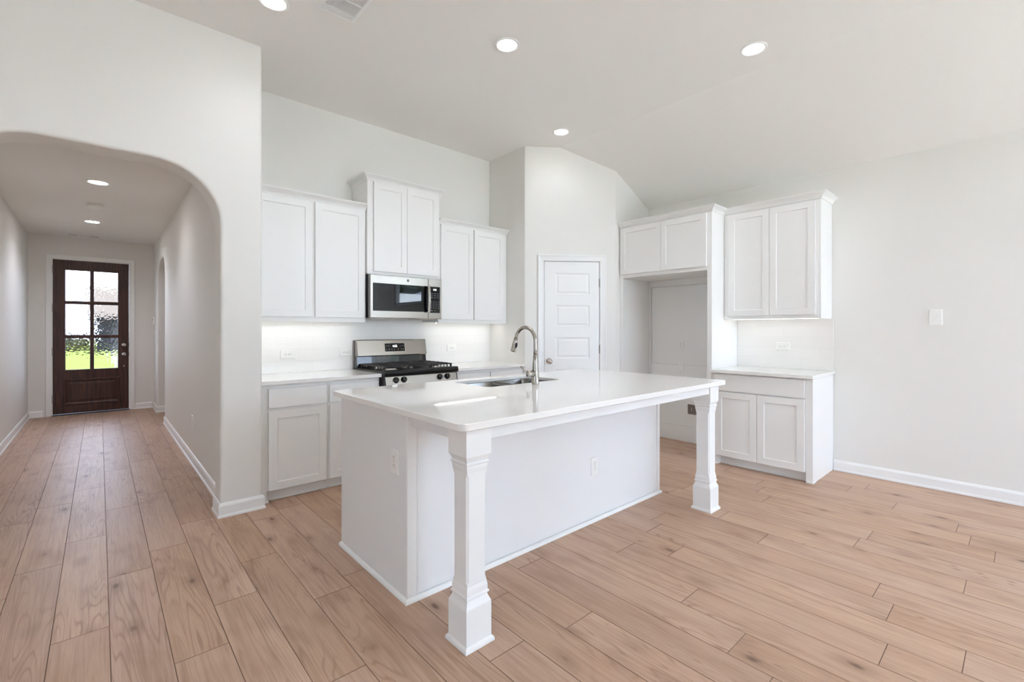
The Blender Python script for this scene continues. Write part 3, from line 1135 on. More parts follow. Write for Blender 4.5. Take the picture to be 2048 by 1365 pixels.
b.box(IX0 - 0.004, IX0 + 0.045, IY0 - 0.005, IY0 + 0.009, 0.0, ZIU - 0.001, 0.0015)
b.build('corner_trim', M['trim'], isl)
b = MB()
b.box(IX1 - 0.03, IX1 + 0.004, IY0 - 0.005, IY0 + 0.009, 0.0, ZIU - 0.001, 0.0015)
b.build('corner_trim', M['trim'], isl)
b = MB()
SHOE = [(0, 0), (0.016, 0), (0.016, 0.006), (0.013, 0.014), (0.007, 0.019), (0, 0.021)]
b.moulding(lambda p, q, w: (p, q, w), [(IX0 - 0.002, IY1), (IX0 - 0.002, IY0 - 0.003), (IX1 + 0.002, IY0 - 0.003), (IX1 + 0.002, IY1)], SHOE, -1)
b.build('shoe_moulding', M['trim'], isl)
# working side facing the range
F = Fr((0, IY1 - 0.02), (1, 0), (0, 1))
for a, e in ((1.10, 1.52), (1.535, 1.74), (2.62, 3.255)):
    slab(F, a, e, 0.70, 0.84, isl)
    shaker(F, a, e, 0.10, 0.69, isl)
for a, e in ((1.79, 2.19), (2.195, 2.60)):
    shaker(F, a, e, 0.10, 0.84, isl)
# apron
b = MB()
b.box(1.19, 3.20, 1.487, 1.507, 0.828, ZIU - 0.0005, 0.001)
b.build('apron', M['isl'], isl)
for xa in (1.086, 3.270):
    b = MB()
    b.box(xa, xa + 0.02, 1.59, IY0 + 0.004, 0.828, ZIU - 0.0005, 0.001)
    b.build('apron', M['isl'], isl)
def leg(cx, cy):
    def oct_(h, c_, z):
        return [(cx + sx * h[0], cy + sy * h[1], z) for sx, sy, h in ()] if False else [
            (cx + a, cy + e, z) for a, e in ((h, h - c_), (h - c_, h), (-h + c_, h), (-h, h - c_), (-h, -h + c_), (-h + c_, -h), (h - c_, -h), (h, -h + c_))]
    e = 0.0008
    P = [(0.0735, e, 0.0), (0.0735, e, 0.008), (0.071, e, 0.015), (0.066, e, 0.020), (0.0635, e, 0.022), (0.0635, e, 0.160), (0.0625, e, 0.166),
         (0.056, e, 0.180), (0.052, e, 0.190), (0.0515, e, 0.196), (0.056, e, 0.199), (0.0575, e, 0.204), (0.056, e, 0.209), (0.0525, e, 0.211), (0.0525, e, 0.232),
         (0.051, e, 0.240), (0.049, e, 0.246), (0.049, e, 0.252), (0.049, 0.004, 0.256), (0.049, 0.0095, 0.264), (0.049, 0.0095, 0.684), (0.049, 0.004, 0.692), (0.049, e, 0.697),
         (0.049, e, 0.703), (0.0515, e, 0.712), (0.0525, e, 0.722), (0.0525, e, 0.732), (0.056, e, 0.734), (0.0575, e, 0.739), (0.056, e, 0.744),
         (0.0520, e, 0.746), (0.0545, e, 0.754), (0.0600, e, 0.763), (0.0625, e, 0.768), (0.0635, e, 0.771), (0.0635, e, ZIU - 0.0005)]
    b = MB()
    b.loft([oct_(h, c_, z) for h, c_, z in P])
    return b.build('leg', M['trim'], isl)
leg(1.142, 1.540)
leg(3.234, 1.540)
HOLE = (1.815, 2.508, 2.262, 2.650, 0.05)
counter('long white quartz island countertop around the sink', 1.026, 3.345, 1.433, 2.762, ZI, 0.030, 0.045, HOLE, name='island_countertop')

# sink
c = thing('kitchen_sink', 'undermount double-bowl stainless steel sink set in the island', 'sink', (2.16, 2.456, 0.66))
ZSK = ZI - 0.0215
for x0, x1 in ((HOLE[0] - 0.004, 2.145), (2.172, HOLE[1] + 0.004)):
    b = MB()
    q = lambda i, z, rr=0.05: [(x, y, z) for x, y in rrect(x0 + i, x1 - i, HOLE[2] - 0.004 + i, HOLE[3] + 0.004 - i, rr)]
    b.loft([q(-0.013, ZIU - 0.001), q(-0.013, ZIU - 0.003), q(-0.002, ZIU - 0.003), q(0.004, 0.70), q(0.02, 0.675, 0.05), q(0.05, 0.668, 0.04), q(0.05, 0.664, 0.04), q(0.0, 0.664), q(-0.004, 0.70), q(-0.006, ZIU - 0.004)][3:8], False, False)
    b.loft([q(-0.002, ZSK), q(0.0, ZSK - 0.004), q(0.004, 0.70)], False, False, smooth=True)
    b.add(q(0.05, 0.668, 0.04), [tuple(range(28))])
    o = b.build('bowl', M['sink'], c)
    b = MB()
    b.lathe(((x0 + x1) / 2, 2.456, 0.669), (0, 0, 1), [(0.055, 0), (0.055, 0.003), (0.044, 0.004), (0.036, -0.0005), (0.01, -0.0005)], 28)
    b.build('drain', M['chrome'], o)
b = MB()
b.box(2.143, 2.174, HOLE[2] - 0.002, HOLE[3] + 0.002, 0.70, ZSK - 0.012, 0.006)
b.build('divider', M['sink'], c)

# faucet
FX, FY = 2.171, 2.195
c = thing('kitchen_faucet', 'tall brushed nickel gooseneck pull-down faucet standing on the island', 'faucet', (FX, FY, ZI))
b = MB()
b.lathe((FX, FY, ZI), (0, 0, 1), [(0.027, 0), (0.027, 0.004), (0.0245, 0.008), (0.0235, 0.05), (0.0215, 0.085), (0.0180, 0.14), (0.0145, 0.199), (0.0135, 0.2)], 32)
b.build('body', M['nickel'], c)
ZA = 1.195
R = 0.098
pts, rs = [(FX, FY, ZI + 0.2), (FX, FY, 1.15)], [0.0125, 0.0125]
for k in range(25):
    a = pi * (k / 24) * 0.92
    pts.append((FX, FY + R - R * cos(a), ZA + R * sin(a)))
    rs.append(0.0125)
b = MB()
b.tube(pts, rs, 20)
b.build('spout', M['nickel'], c)
p0, p1 = Vector(pts[-2]), Vector(pts[-1])
dr = (p1 - p0).normalized()
b = MB()
b.lathe(tuple(p1 - dr * 0.002), tuple(dr), [(0.0125, 0), (0.0140, 0.006), (0.0140, 0.016), (0.0132, 0.018), (0.0132, 0.021), (0.0150, 0.023), (0.0172, 0.060), (0.0195, 0.096), (0.0188, 0.100), (0.0150, 0.101)], 28)
h = b.build('spray_head', M['nickel'], c)
b = MB()
pb = p1 + dr * 0.045
sx = Vector((0, 1, 0)).cross(dr)
up = Vector((dr.z * -1, 0, 0))
nrm = dr.cross(Vector((1, 0, 0))).normalized()
if nrm.y > 0:
    nrm = -nrm
b.tube([pb + nrm * 0.0135 - dr * 0.016, pb + nrm * 0.018 - dr * 0.008, pb + nrm * 0.0200 + dr * 0.010, pb + nrm * 0.017 + dr * 0.024], [0.004, 0.0075, 0.0075, 0.004], 12)
b.build('spray_button', M['matteblack'], h)
b = MB()
b.lathe((FX - 0.015, FY, ZI + 0.070), (-1, 0, 0), [(0.018, 0), (0.0215, 0.004), (0.0225, 0.040), (0.021, 0.054), (0.014, 0.060), (0.004, 0.062)], 24)
b.tube([(FX - 0.056, FY, ZI + 0.076), (FX - 0.080, FY + 0.005, ZI + 0.092), (FX - 0.124, FY + 0.012, ZI + 0.121)], [0.0062, 0.0058, 0.0050], 12)
b.build('lever', M['nickel'], c)

# ------------------------------------------------------------------ text helper (real lettering)
def text_mesh(s, size, thick=0.0006):
    cu = bpy.data.curves.new('lettering', 'FONT')
    cu.body = s
    cu.size = size
    cu.align_x = 'CENTER'
    cu.align_y = 'CENTER'
    cu.extrude = thick
    o = bpy.data.objects.new('lettering', cu)
    COL.objects.link(o)
    dg = bpy.context.evaluated_depsgraph_get()
    me = bpy.data.meshes.new_from_object(o.evaluated_get(dg))
    vs = [tuple(v.co) for v in me.vertices]
    fs = [tuple(p.vertices) for p in me.polygons]
    bpy.data.objects.remove(o)
    bpy.data.meshes.remove(me)
    return vs, fs

# ------------------------------------------------------------------ microwave
MX0, MX1, MZ0, MZ1, MYF = 1.810, 2.566, 1.384, 1.783, 3.935
mw = thing('microwave', 'stainless steel over-the-range microwave with black glass door', 'microwave', ((MX0 + MX1) / 2, 4.13, MZ0))
F = FRG(MYF)
b = MB()
b.box(MX0 + 0.002, MX1 - 0.002, MYF + 0.040, YB - 0.013, MZ0 + 0.004, MZ1 - 0.002, 0.002)
b.build('housing', M['matteblack'], mw)
b = MB()
b.box(MX0 + 0.012, MX1 - 0.012, MYF + 0.05, YB - 0.03, MZ0 - 0.006, MZ0 + 0.004, 0.002)
b.box(MX0 + 0.06, MX0 + 0.24, MYF + 0.08, MYF + 0.24, MZ0 - 0.009, MZ0 - 0.005, 0.001)
b.box(MX1 - 0.24, MX1 - 0.06, MYF + 0.08, MYF + 0.24, MZ0 - 0.009, MZ0 - 0.005, 0.001)
b.build('vent_grille', M['steel'], mw)
XS = 2.412      # door / control split
b = MB()
w0, w1, wz0, wz1 = MX0 + 0.026, XS - 0.028, 1.449, 1.702
b.panelled(F, MX0, XS - 0.0012, MZ0, MZ1 - 0.004, -0.040, 0.0, [(w0, w1 + 0.028, wz0, wz1)], [(0, 0), (0.002, -0.003)], bev=0.004)
dr_ = b.build('door', M['steel'], mw)
b = MB()
g = [F(s, z, -0.0025) for s, z in [(p[0], p[1]) for p in rrect(w0 + 0.001, w1 + 0.0255, wz0 + 0.001, wz1 - 0.001, 0.006, 4)]]
g2 = [F(s, z, 0.0006) for s, z in [(p[0], p[1]) for p in rrect(w0 + 0.0015, w1 + 0.025, wz0 + 0.0015, wz1 - 0.0015, 0.006, 4)]]
b.loft([g, g2])
b.build('glass', M['glass_black'], dr_)
b = MB()
g = [F(p[0], p[1], 0.0007) for p in rrect(w0 + 0.040, w1 - 0.055, wz0 + 0.022, wz1 - 0.062, 0.004, 3)]
g2 = [F(p[0], p[1], 0.0010) for p in rrect(w0 + 0.040, w1 - 0.055, wz0 + 0.022, wz1 - 0.062, 0.004, 3)]
b.loft([g, g2])
b.build('window', M['window_mesh'], dr_)
b = MB()
hz0, hz1 = 1.446, 1.708
hp = []
for k in range(13):
    u = k / 12
    z = hz0 + (hz1 - hz0) * u
    hp.append((z, 0.030 + 0.012 * sin(pi * u)))
loops = []
for z, t in hp:
    loops.append([F(XS - 0.012 + a, z, t + e) for a, e in ((-0.012, -0.004), (0.012, -0.004), (0.014, 0.004), (0.009, 0.009), (-0.009, 0.009), (-0.014, 0.004))])
b.loft(loops, smooth=False)
b.fbox(F, XS - 0.020, XS - 0.004, hz0 + 0.012, hz0 + 0.036, 0.0, 0.036, 0.003)
b.fbox(F, XS - 0.020, XS - 0.004, hz1 - 0.036, hz1 - 0.012, 0.0, 0.036, 0.003)
b.build('handle', M['steel'], dr_)
b = MB()
b.lathe(F(2.190, 1.744, 0.0), (0, -1, 0), [(0.0135, 0), (0.0135, 0.001), (0.012, 0.0016)], 28)
b.lathe(F(2.190, 1.744, 0.0016), (0, -1, 0), [(0.0095, 0), (0.0095, 0.0006), (0.004, 0.0008)], 24)
b.build('emblem', M['emblem'], dr_)
b = MB()
b.fbox(F, XS + 0.0012, MX1, MZ0, MZ1 - 0.004, -0.040, 0.0, 0.003)
cp = b.build('control_panel', M['steel'], mw)
b = MB()
g = [F(p[0], p[1], 0.0) for p in rrect(XS + 0.012, MX1 - 0.020, 1.443, 1.703, 0.005, 4)]
g2 = [F(p[0], p[1], 0.0015) for p in rrect(XS + 0.0125, MX1 - 0.0205, 1.4435, 1.7025, 0.005, 4)]
b.loft([g, g2])
b.build('touch_glass', M['glass_black'], cp)
vs, fs = text_mesh('4:52', 0.024)
b = MB()
b.add([F(2.486 + x, 1.672 + y, 0.0020 + z) for x, y, z in vs], fs)
b.build('clock', M['digits'], cp)
def key(s0, s1, z0, z1):
    MB().fbox(F, s0, s1, z0, z1, 0.0013, 0.0019).build('touch_key', M['legend'], cp)
for r_ in range(4):
    for q in range(4):
        key(2.440 + q * 0.028, 2.450 + q * 0.028, 1.548 - r_ * 0.020, 1.555 - r_ * 0.020)
for r_ in range(3):
    for q in range(3):
        key(2.440 + q * 0.036, 2.462 + q * 0.036, 1.632 - r_ * 0.020, 1.636 - r_ * 0.020)
key(2.440, 2.460, 1.460, 1.470)
key(2.480, 2.494, 1.462, 1.470)

# ------------------------------------------------------------------ gas range
RX0, RX1 = 1.808, 2.562
rg = thing('gas_range', 'stainless steel gas range with black cooktop and cast iron grates', 'range', ((RX0 + RX1) / 2, 3.98, 0))
b = MB()
b.box(RX0, RX1, 3.70, YB - 0.013, 0.03, 0.885, 0.002)
b.build('body', M['matteblack'], rg)
for x in (RX0 + 0.05, RX1 - 0.05):
    for y in (3.75, 4.25):
        b = MB()
        b.lathe((x, y, 0), (0, 0, 1), [(0.02, 0), (0.02, 0.01), (0.01, 0.012), (0.01, 0.035)], 12)
        b.build('foot', M['matteblack'], rg)
F = FRG(3.70)
b = MB()
b.panelled(F, RX0 + 0.004, RX1 - 0.004, 0.23, 0.782, 0.0, 0.045, [(RX0 + 0.13, RX1 - 0.13, 0.36, 0.62)], [(0, 0), (0.002, -0.002)], bev=0.004)
od = b.build('oven_door', M['steel'], rg)
b = MB()
b.fbox(F, RX0 + 0.133, RX1 - 0.133, 0.363, 0.617, 0.043, 0.0455)
b.build('glass', M['glass_black'], od)
b = MB()
b.tube([F(RX0 + 0.05, 0.735, 0.095), F(RX1 - 0.05, 0.735, 0.095)], 0.012, 16)
b.tube([F(RX0 + 0.08, 0.735, 0.044), F(RX0 + 0.08, 0.735, 0.095)], 0.008, 12)
b.tube([F(RX1 - 0.08, 0.735, 0.044), F(RX1 - 0.08, 0.735, 0.095)], 0.008, 12)
b.build('handle', M['steel'], od)
b = MB()
b.fbox(F, RX0 + 0.004, RX1 - 0.004, 0.05, 0.222, 0.0, 0.04, 0.004)
b.build('drawer', M['steel'], rg)
# control strip, leaning back
b = MB()
pr = [(0.0, 0.792), (0.050, 0.794), (0.056, 0.800), (0.036, 0.872), (0.028, 0.878), (0.0, 0.878)]
b.loft([[F(s, z, t) for t, z in pr] for s in (RX0 + 0.012, RX1 - 0.012)])
b.build('control_strip', M['steel'], rg)
for s0, s1 in ((RX0, RX0 + 0.012), (RX1 - 0.012, RX1)):
    b = MB()
    b.loft([[F(s, z, t) for t, z in [(0, 0.786), (0.046, 0.788), (0.052, 0.796), (0.032, 0.880), (0.0, 0.882)]] for s in (s0, s1)])
    b.build('strip_end', M['matteblack'], rg)
tn = Vector((0, -0.072, 0.020)).normalized()
for x in (1.916, 1.992, 2.362, 2.444):
    o_ = (x, 3.70 - 0.0455, 0.838)
    b = MB()
    b.lathe(o_, tuple(tn), [(0.027, 0), (0.027, 0.004), (0.022, 0.007), (0.0215, 0.022), (0.019, 0.028), (0.006, 0.029)], 28)
    u_ = Vector((1, 0, 0)); w_ = tn.cross(u_)
    cc = Vector(o_) + tn * 0.026
    b.hexa([tuple(cc + u_ * a * 0.005 + w_ * e * 0.021 + tn * h_) for h_ in (-0.004, 0.010) for a, e in ((-1, -1), (1, -1), (1, 1), (-1, 1))], 0.002)
    b.build('knob', M['black'], rg)
# cooktop
b = MB()
pr = [(0.628, 0.884), (0.03, 0.8745), (-0.020, 0.874), (-0.026, 0.880), (-0.030, 0.900), (-0.024, 0.918), (-0.012, 0.926), (0.006, 0.928), (0.024, 0.9165), (0.60, 0.9155), (0.628, 0.918)]
b.loft([[(x, 3.70 - 0.03 + y, z) for y, z in pr] for x in (RX0 - 0.003, RX1 + 0.003)])
ct = b.build('cooktop', M['cooktop'], rg)
for bx, by, r_ in ((1.955, 3.82, 0.045), (1.955, 4.06, 0.036), (2.185, 3.94, 0.040), (2.415, 3.82, 0.040), (2.415, 4.06, 0.032)):
    b = MB()
    b.lathe((bx, by, 0.9155), (0, 0, 1), [(r_ + 0.012, 0), (r_ + 0.012, 0.004), (r_, 0.006), (r_, 0.014), (r_ - 0.004, 0.016)], 28)
    bo = b.build('burner', M['burner_base'], rg)
    b = MB()
    b.lathe((bx, by, 0.9315), (0, 0, 1), [(r_ - 0.004, 0), (r_ - 0.003, 0.004), (r_ - 0.006, 0.008), (r_ * 0.5, 0.009)], 28)
    b.build('burner_cap', M['burner'], bo)
gx = [RX0 + 0.022, RX0 + 0.262, RX0 + 0.494, RX1 - 0.022]
gy0, gy1, gz0 = 3.712, 4.185, 0.957
for i in range(3):
    a, e = gx[i] + 0.003, gx[i + 1] - 0.003
    b = MB()
    w = 0.0055
    for y in (gy0, gy1):
        b.box(a, e, y - w, y + w, gz0 - 0.012, gz0, 0.002)
    for x in (a + w, e - w):
        b.box(x - w, x + w, gy0, gy1, gz0 - 0.012, gz0, 0.002)
    cx = (a + e) / 2
    b.box(cx - w, cx + w, gy0, gy1, gz0 - 0.012, gz0, 0.002)
    for k in range(1, 6):
        y = gy0 + (gy1 - gy0) * k / 6
        b.box(a, cx - (0.03 if k % 2 else 0.0), y - 0.0045, y + 0.0045, gz0 - 0.010, gz0 + 0.002, 0.002)
        b.box(cx + (0.03 if k % 2 else 0.0), e, y - 0.0045, y + 0.0045, gz0 - 0.010, gz0 + 0.002, 0.002)
    side = [x for x, on in ((a + w, i == 0), (e - w, i == 2)) if on]
    for x in side:
        for k in range(9):
            y = gy0 + 0.02 + (gy1 - gy0 - 0.04) * k / 8
            b.box(x - 0.004, x + 0.004, y - 0.004, y + 0.004, 0.917, gz0 - 0.008, 0.001)
    for x in (a + w, e - w):
        for y in (gy0 + 0.004, gy1 - 0.004):
            b.box(x - 0.005, x + 0.005, y - 0.005, y + 0.005, 0.9155, gz0 - 0.008, 0.001)
    b.build('grate', M['iron'], rg)
# backguard: black riser, bowed stainless top with clock
def bow(x):
    u = (x - RX0) / (RX1 - RX0) * 2 - 1
    return 0.018 * (1 - u * u)
b = MB()
xs = [RX0 + 0.004 + (RX1 - RX0 - 0.008) * k / 16 for k in range(17)]
b.loft([[(x, y - (bow(x) if fr else 0), z) for y, z, fr in ((4.300, 0.90, 0), (4.222, 0.90, 1), (4.214, 0.925, 1), (4.226, 1.02, 1), (4.300, 1.03, 0))] for x in xs], smooth=False)
bgd = b.build('backguard', M['black'], rg)
b = MB()
b.loft([[(x, y - (bow(x) if fr else 0), z) for y, z, fr in ((4.312, 1.02, 0), (4.205, 1.022, 1), (4.202, 1.028, 1), (4.232, 1.172, 1), (4.238, 1.178, 1), (4.312, 1.178, 0))] for x in [RX0 + 0.006 + (RX1 - RX0 - 0.012) * k / 16 for k in range(17)]])
st_ = b.build('backguard_top', M['steel'], rg)
for x in (RX0, RX1 - 0.0055):
    b = MB()
    b.box(x, x + 0.0055, 4.285, 4.312, 0.89, 1.172, 0.001)
    b.build('side_post', M['emblem'], rg)
DX = 2.190
def bg_pt(s, v, lift):
    """point on the leaning bowed face: s along X, v 0..1 up"""
    y = 4.202 + 0.030 * v - bow(s)
    return (s, y - lift, 1.028 + 0.144 * v - lift * 0.2)
b = MB()
for (s0, s1, v0, v1, l0, l1) in ((DX - 0.115, DX + 0.115, 0.20, 0.83, -0.004, 0.0022),):
    n_ = 8
    lp = []
    for k in range(n_ + 1):
        s = s0 + (s1 - s0) * k / n_
        lp.append([bg_pt(s, v0, l0), bg_pt(s, v1, l0), bg_pt(s, v1, l1), bg_pt(s, v0, l1)])
    b.loft(lp)
b.build('display_bezel', M['chrome'], st_)
b = MB()
lp = []
for k in range(9):
    s = DX - 0.108 + 0.216 * k / 8
    lp.append([bg_pt(s, 0.24, 0.001), bg_pt(s, 0.79, 0.001), bg_pt(s, 0.79, 0.003), bg_pt(s, 0.24, 0.003)])
b.loft(lp)
b.build('display_glass', M['glass_black'], st_)
vs, fs = text_mesh('4:52', 0.030)
b = MB()
b.add([bg_pt(DX + x, 0.60 + y / 0.144, 0.0036 + z) for x, y, z in vs], fs)
b.build('clock', M['digits'], st_)
for s, v in ((-0.092, .62), (-0.066, .62), (0.066, .62), (0.090, .62), (-0.092, .38), (-0.064, .38), (-0.034, .38), (-0.008, .38), (0.036, .38), (0.068, .38), (0.090, .38)):
    p = [bg_pt(DX + s - 0.005, v - 0.03, 0.0028), bg_pt(DX + s + 0.005, v - 0.03, 0.0028), bg_pt(DX + s + 0.005, v + 0.03, 0.0028), bg_pt(DX + s - 0.005, v + 0.03, 0.0028)]
    q = [(x, y - 0.0008, z) for x, y, z in p]
    MB().hexa(p + q).build('touch_key', M['legend'], st_)

# ------------------------------------------------------------------ electrical outlets and switches
def plate_thing(name, label, cat, loc, rotz, horizontal, group, kind='duplex', w=0.072, h=0.117):
    """plate in local axes: face looks along local -Y"""
    c = thing(name, label, cat, loc, rotz, group)
    P_ = (lambda a, z, t: (a, -t, z)) if not horizontal else (lambda a, z, t: (z, -t, -a))
    b = MB()
    lo = []
    for i, t in ((0, 0.0), (0, 0.003), (0.002, 0.006), (0.006, 0.0072)):
        lo.append([P_(x, z, t) for x, z in rrect(-w / 2 + i, w / 2 - i, -h / 2 + i, h / 2 - i, 0.004, 3)])
    b.loft(lo)
    b.build('cover_plate', M['plastic'], c, True)
    if kind == 'duplex':
        for s in (-1, 1):
            b = MB()
            lo = []
            for i, t in ((0, 0.0055), (0, 0.009), (0.001, 0.0095)):
                lo.append([P_(x, s * 0.0195 + z, t) for x, z in rrect(-0.0165 + i, 0.0165 - i, -0.0145 + i, 0.0145 - i, 0.009, 4)])
            b.loft(lo)
            r_ = b.build('receptacle', M['plastic'], c, True)
            b = MB()
            for x0, z0, x1, z1 in ((-0.0075, 0.0, -0.0055, 0.008), (0.0055, 0.0, 0.0075, 0.008), (-0.002, -0.009, 0.002, -0.005)):
                pts = [(x0, z0), (x1, z0), (x1, z1), (x0, z1)]
                b.loft([[P_(x, s * 0.0195 + z, t) for x, z in pts] for t in (0.009, 0.0098)])
            b.build('slots', M['slot'], r_, True)
        b = MB()
        cpt = P_(0, 0, 0.007)
        b.lathe(cpt, (0, -1, 0), [(0.003, 0), (0.003, 0.0012), (0.001, 0.0015)], 12)
        b.build('screw', M['chrome'], c, True)
    elif kind == 'rocker':
        b = MB()
        pts = rrect(-0.0165, 0.0165, -0.0335, 0.0335, 0.002, 2)
        b.loft([[P_(x, z, t + (0.0035 * z / 0.0335 if t > 0.007 else 0)) for x, z in pts] for t in (0.006, 0.0100)])
        b.build('rocker', M['plastic'], c, True)
    elif kind == 'blank':
        for s in (-1, 1):
            b = MB()
            b.lathe(P_(0, s * 0.042, 0.007), (0, -1, 0), [(0.003, 0), (0.003, 0.0012), (0.001, 0.0015)], 12)
            b.build('screw', M['chrome'], c, True)
    return c
LEFT = radians(-90)
GB = 'wall outlets on the backsplash'
yt = YB - 0.011
o1 = plate_thing('wall_outlet', 'white outlet on the backsplash nearest the arch wall', 'outlet', (1.228, yt, 1.062), 0, True, GB, 'duplex', 0.078, 0.125)
dup(o1, (1.742, yt, 1.062), 0, 'white outlet on the backsplash just left of the gas range')
dup(o1, (2.945, yt, 1.070), 0, 'white outlet on the backsplash right of the gas range')
dup(o1, (XR - 0.011, 1.605, 1.114), LEFT, 'white outlet on the backsplash above the buffet countertop')
o2 = plate_thing('wall_outlet', 'white outlet on the shaded end panel of the island', 'outlet', (IX0, 2.053, 0.637), LEFT, False, 'upright outlets')
dup(o2, (2.469, IY0 + 0.004, 0.366), 0, 'white outlet low on the long front panel of the island')
dup(o2, (XR - 0.008, 2.663, 1.097), LEFT, 'white outlet on the back wall of the refrigerator bay')
dup(o2, (HXR, 5.33, 0.40), LEFT, 'white outlet low on the right hallway wall')
dup(o2, (HXR, 9.25, 0.40), LEFT, 'white outlet in the far hallway corner by the front door')
plate_thing('blank_plate', 'white blank cover plate below the outlet in the refrigerator bay', 'cover plate', (XR - 0.010, 2.662, 0.838), LEFT, False, None, 'blank')
plate_thing('light_switch', 'white rocker light switch on the bare right wall', 'light switch', (XR, 0.498, 1.376), LEFT, False, None, 'rocker', 0.082, 0.126)
plate_thing('light_switch', 'small white light switch under the hallway thermostat', 'light switch', (HXR, 9.30, 1.20), LEFT, False, None, 'rocker')
c = thing('thermostat', 'small white thermostat on the right hallway wall near the front door', 'thermostat', (HXR, 9.36, 1.42), LEFT)
b = MB()
b.box(-0.055, 0.055, -0.026, 0, -0.06, 0.06, 0.006)
b.build('case', M['plastic'], c, True)
b = MB()
b.box(-0.032, 0.032, -0.0268, -0.0255, -0.005, 0.04)
b.build('screen', M['lcd'], c, True)

# recessed water-supply box in the refrigerator bay
c = thing('water_supply_box', 'recessed water supply box low in the refrigerator bay', 'supply box', (XR - 0.010, 2.53, 0.30))
b = MB()
F = FBU(XR - 0.010)
b.moulding(lambda p, q, w: F(p, q, w), [(2.475, 0.315), (2.585, 0.315), (2.585, 0.435), (2.475, 0.435)], [(-0.012, 0.0), (-0.012, 0.004), (0.004, 0.006), (0.004, 0.0)], 1, True)
b.fbox(F, 2.445, 2.612, 0.292, 0.303, 0.0, 0.006, 0.001)
b.build('frame', M['plastic'], c)
b = MB()
b.fbox(F, 2.476, 2.584, 0.316, 0.434, 0.0005, 0.002)
b.build('inner_box', M['box_inside'], c)
b = MB()
b.tube([F(2.53, 0.33, 0.004), F(2.53, 0.37, 0.012), F(2.53, 0.39, 0.012)], 0.006, 10)
b.build('valve', M['chrome'], c)

# ------------------------------------------------------------------ ceiling fittings
def lamp_light(x, y, z, kind, dim=1.0):
    """the beam of a recessed lamp, just under its lens"""
    l = bpy.data.lights.new('lamp_beam', 'SPOT')
    l.energy = BEAM[kind][0] * dim
    l.color = BEAM[kind][1]
    l.spot_size = radians(150)
    l.spot_blend = 1.0
    l.shadow_soft_size = 0.06
    o = bpy.data.objects.new('lamp_beam', l)
    o.location = (x, y, z - 0.02)
    COL.objects.link(o)
BEAM = {'lens': (22.0, (0.93, 1.0, 1.12)), 'hall_lens': (36.0, (0.96, 0.965, 1.10))}
def downlight(label, x, y, z, group, lens='lens'):
    c = thing('recessed_light', label, 'light', (x, y, z), 0, group)
    b = MB()
    b.lathe((0, 0, 0), (0, 0, -1), [(0.090, 0), (0.090, 0.002), (0.086, 0.005), (0.074, 0.006), (0.068, 0.003), (0.068, 0.0005)], 40, cap0=False, cap1=False)
    b.build('trim_ring', M['trim'], c, True)
    b = MB()
    b.lathe((0, 0, 0), (0, 0, -1), [(0.068, 0.001), (0.067, 0.0035), (0.02, 0.0042)], 40)
    b.build('lens', M[lens], c, True)
    lamp_light(x, y, z, lens, 0.32)
    return c
for x_, y_, d_ in ((2.160, 2.470, 1.0), (3.515, 1.322, 1.0), (3.524, 3.190, 0.16)):
    lamp_light(x_, y_, ZC, 'lens', d_)
lamp_light(-0.068, 8.02, ZH, 'hall_lens', 0.7)
l0 = downlight('round recessed ceiling light cut by the top edge, above the arch wall', 0.800, 3.105, ZC, 'recessed kitchen ceiling lights')
dup(l0, (2.160, 2.470, ZC), 0, 'round recessed ceiling light above the middle of the island')
dup(l0, (3.515, 1.322, ZC), 0, 'round recessed ceiling light nearest the right wall, beside the ceiling crease')
dup(l0, (3.524, 3.190, ZC), 0, 'round recessed ceiling light close to the diagonal pantry wall')
l1 = downlight('round recessed light in the hallway ceiling, nearer the arch', -0.010, 5.84, ZH, 'recessed hallway lights', 'hall_lens')
dup(l1, (-0.068, 8.02, ZH), 0, 'round recessed light in the hallway ceiling, nearer the front door', 'recessed hallway lights')

c = thing('smoke_detector', 'white round smoke detector on the hallway ceiling between two lights', 'smoke detector', (-0.037, 6.86, ZH))
b = MB()
b.lathe((0, 0, 0), (0, 0, -1), [(0.075, 0), (0.075, 0.012), (0.070, 0.014)], 32)
b.build('base', M['plastic'], c, True)
b = MB()
b.lathe((0, 0, -0.016), (0, 0, -1), [(0.066, 0), (0.066, 0.022), (0.058, 0.030), (0.02, 0.031)], 32)
b.build('cover', M['plastic'], c, True)
b = MB()
b.lathe((0, 0, -0.013), (0, 0, -1), [(0.062, 0), (0.062, 0.004)], 32)
b.build('air_slot', M['slot'], c, True)

def register(label, x0, x1, y0, y1, z):
    c = thing('ceiling_vent', label, 'vent', ((x0 + x1) / 2, (y0 + y1) / 2, z), 0)
    b = MB()
    fr = 0.022
    b.moulding(lambda p, q, w: (p, q, z - w), [(x0, y0), (x1, y0), (x1, y1), (x0, y1)], [(0, 0), (0, 0.002), (0.004, 0.007), (fr, 0.009), (fr, 0.0)], 1, True)
    b.build('frame', M['trim'], c)
    b = MB()
    b.box(x0 + fr - 0.001, x1 - fr + 0.001, y0 + fr - 0.001, y1 - fr + 0.001, z - 0.002, z - 0.0005)
    b.build('duct', M['grey'], c)
    return c, fr
c, fr = register('white slatted ceiling vent cut by the top edge of the photo', 1.008, 1.249, 2.600, 2.967, ZC)
b = MB()
for y in (2.934, 2.922, 2.910, 2.632, 2.644, 2.656):
    b.box(1.03, 1.227, y - 0.004, y + 0.004, ZC - 0.009, ZC - 0.003, 0.001)
b.box(1.03, 1.227, 2.895, 2.901, ZC - 0.009, ZC - 0.001, 0.001)
b.box(1.03, 1.227, 2.775, 2.787, ZC - 0.010, ZC - 0.001, 0.001)
b.box(1.03, 1.227, 2.665, 2.671, ZC - 0.009, ZC - 0.001, 0.001)
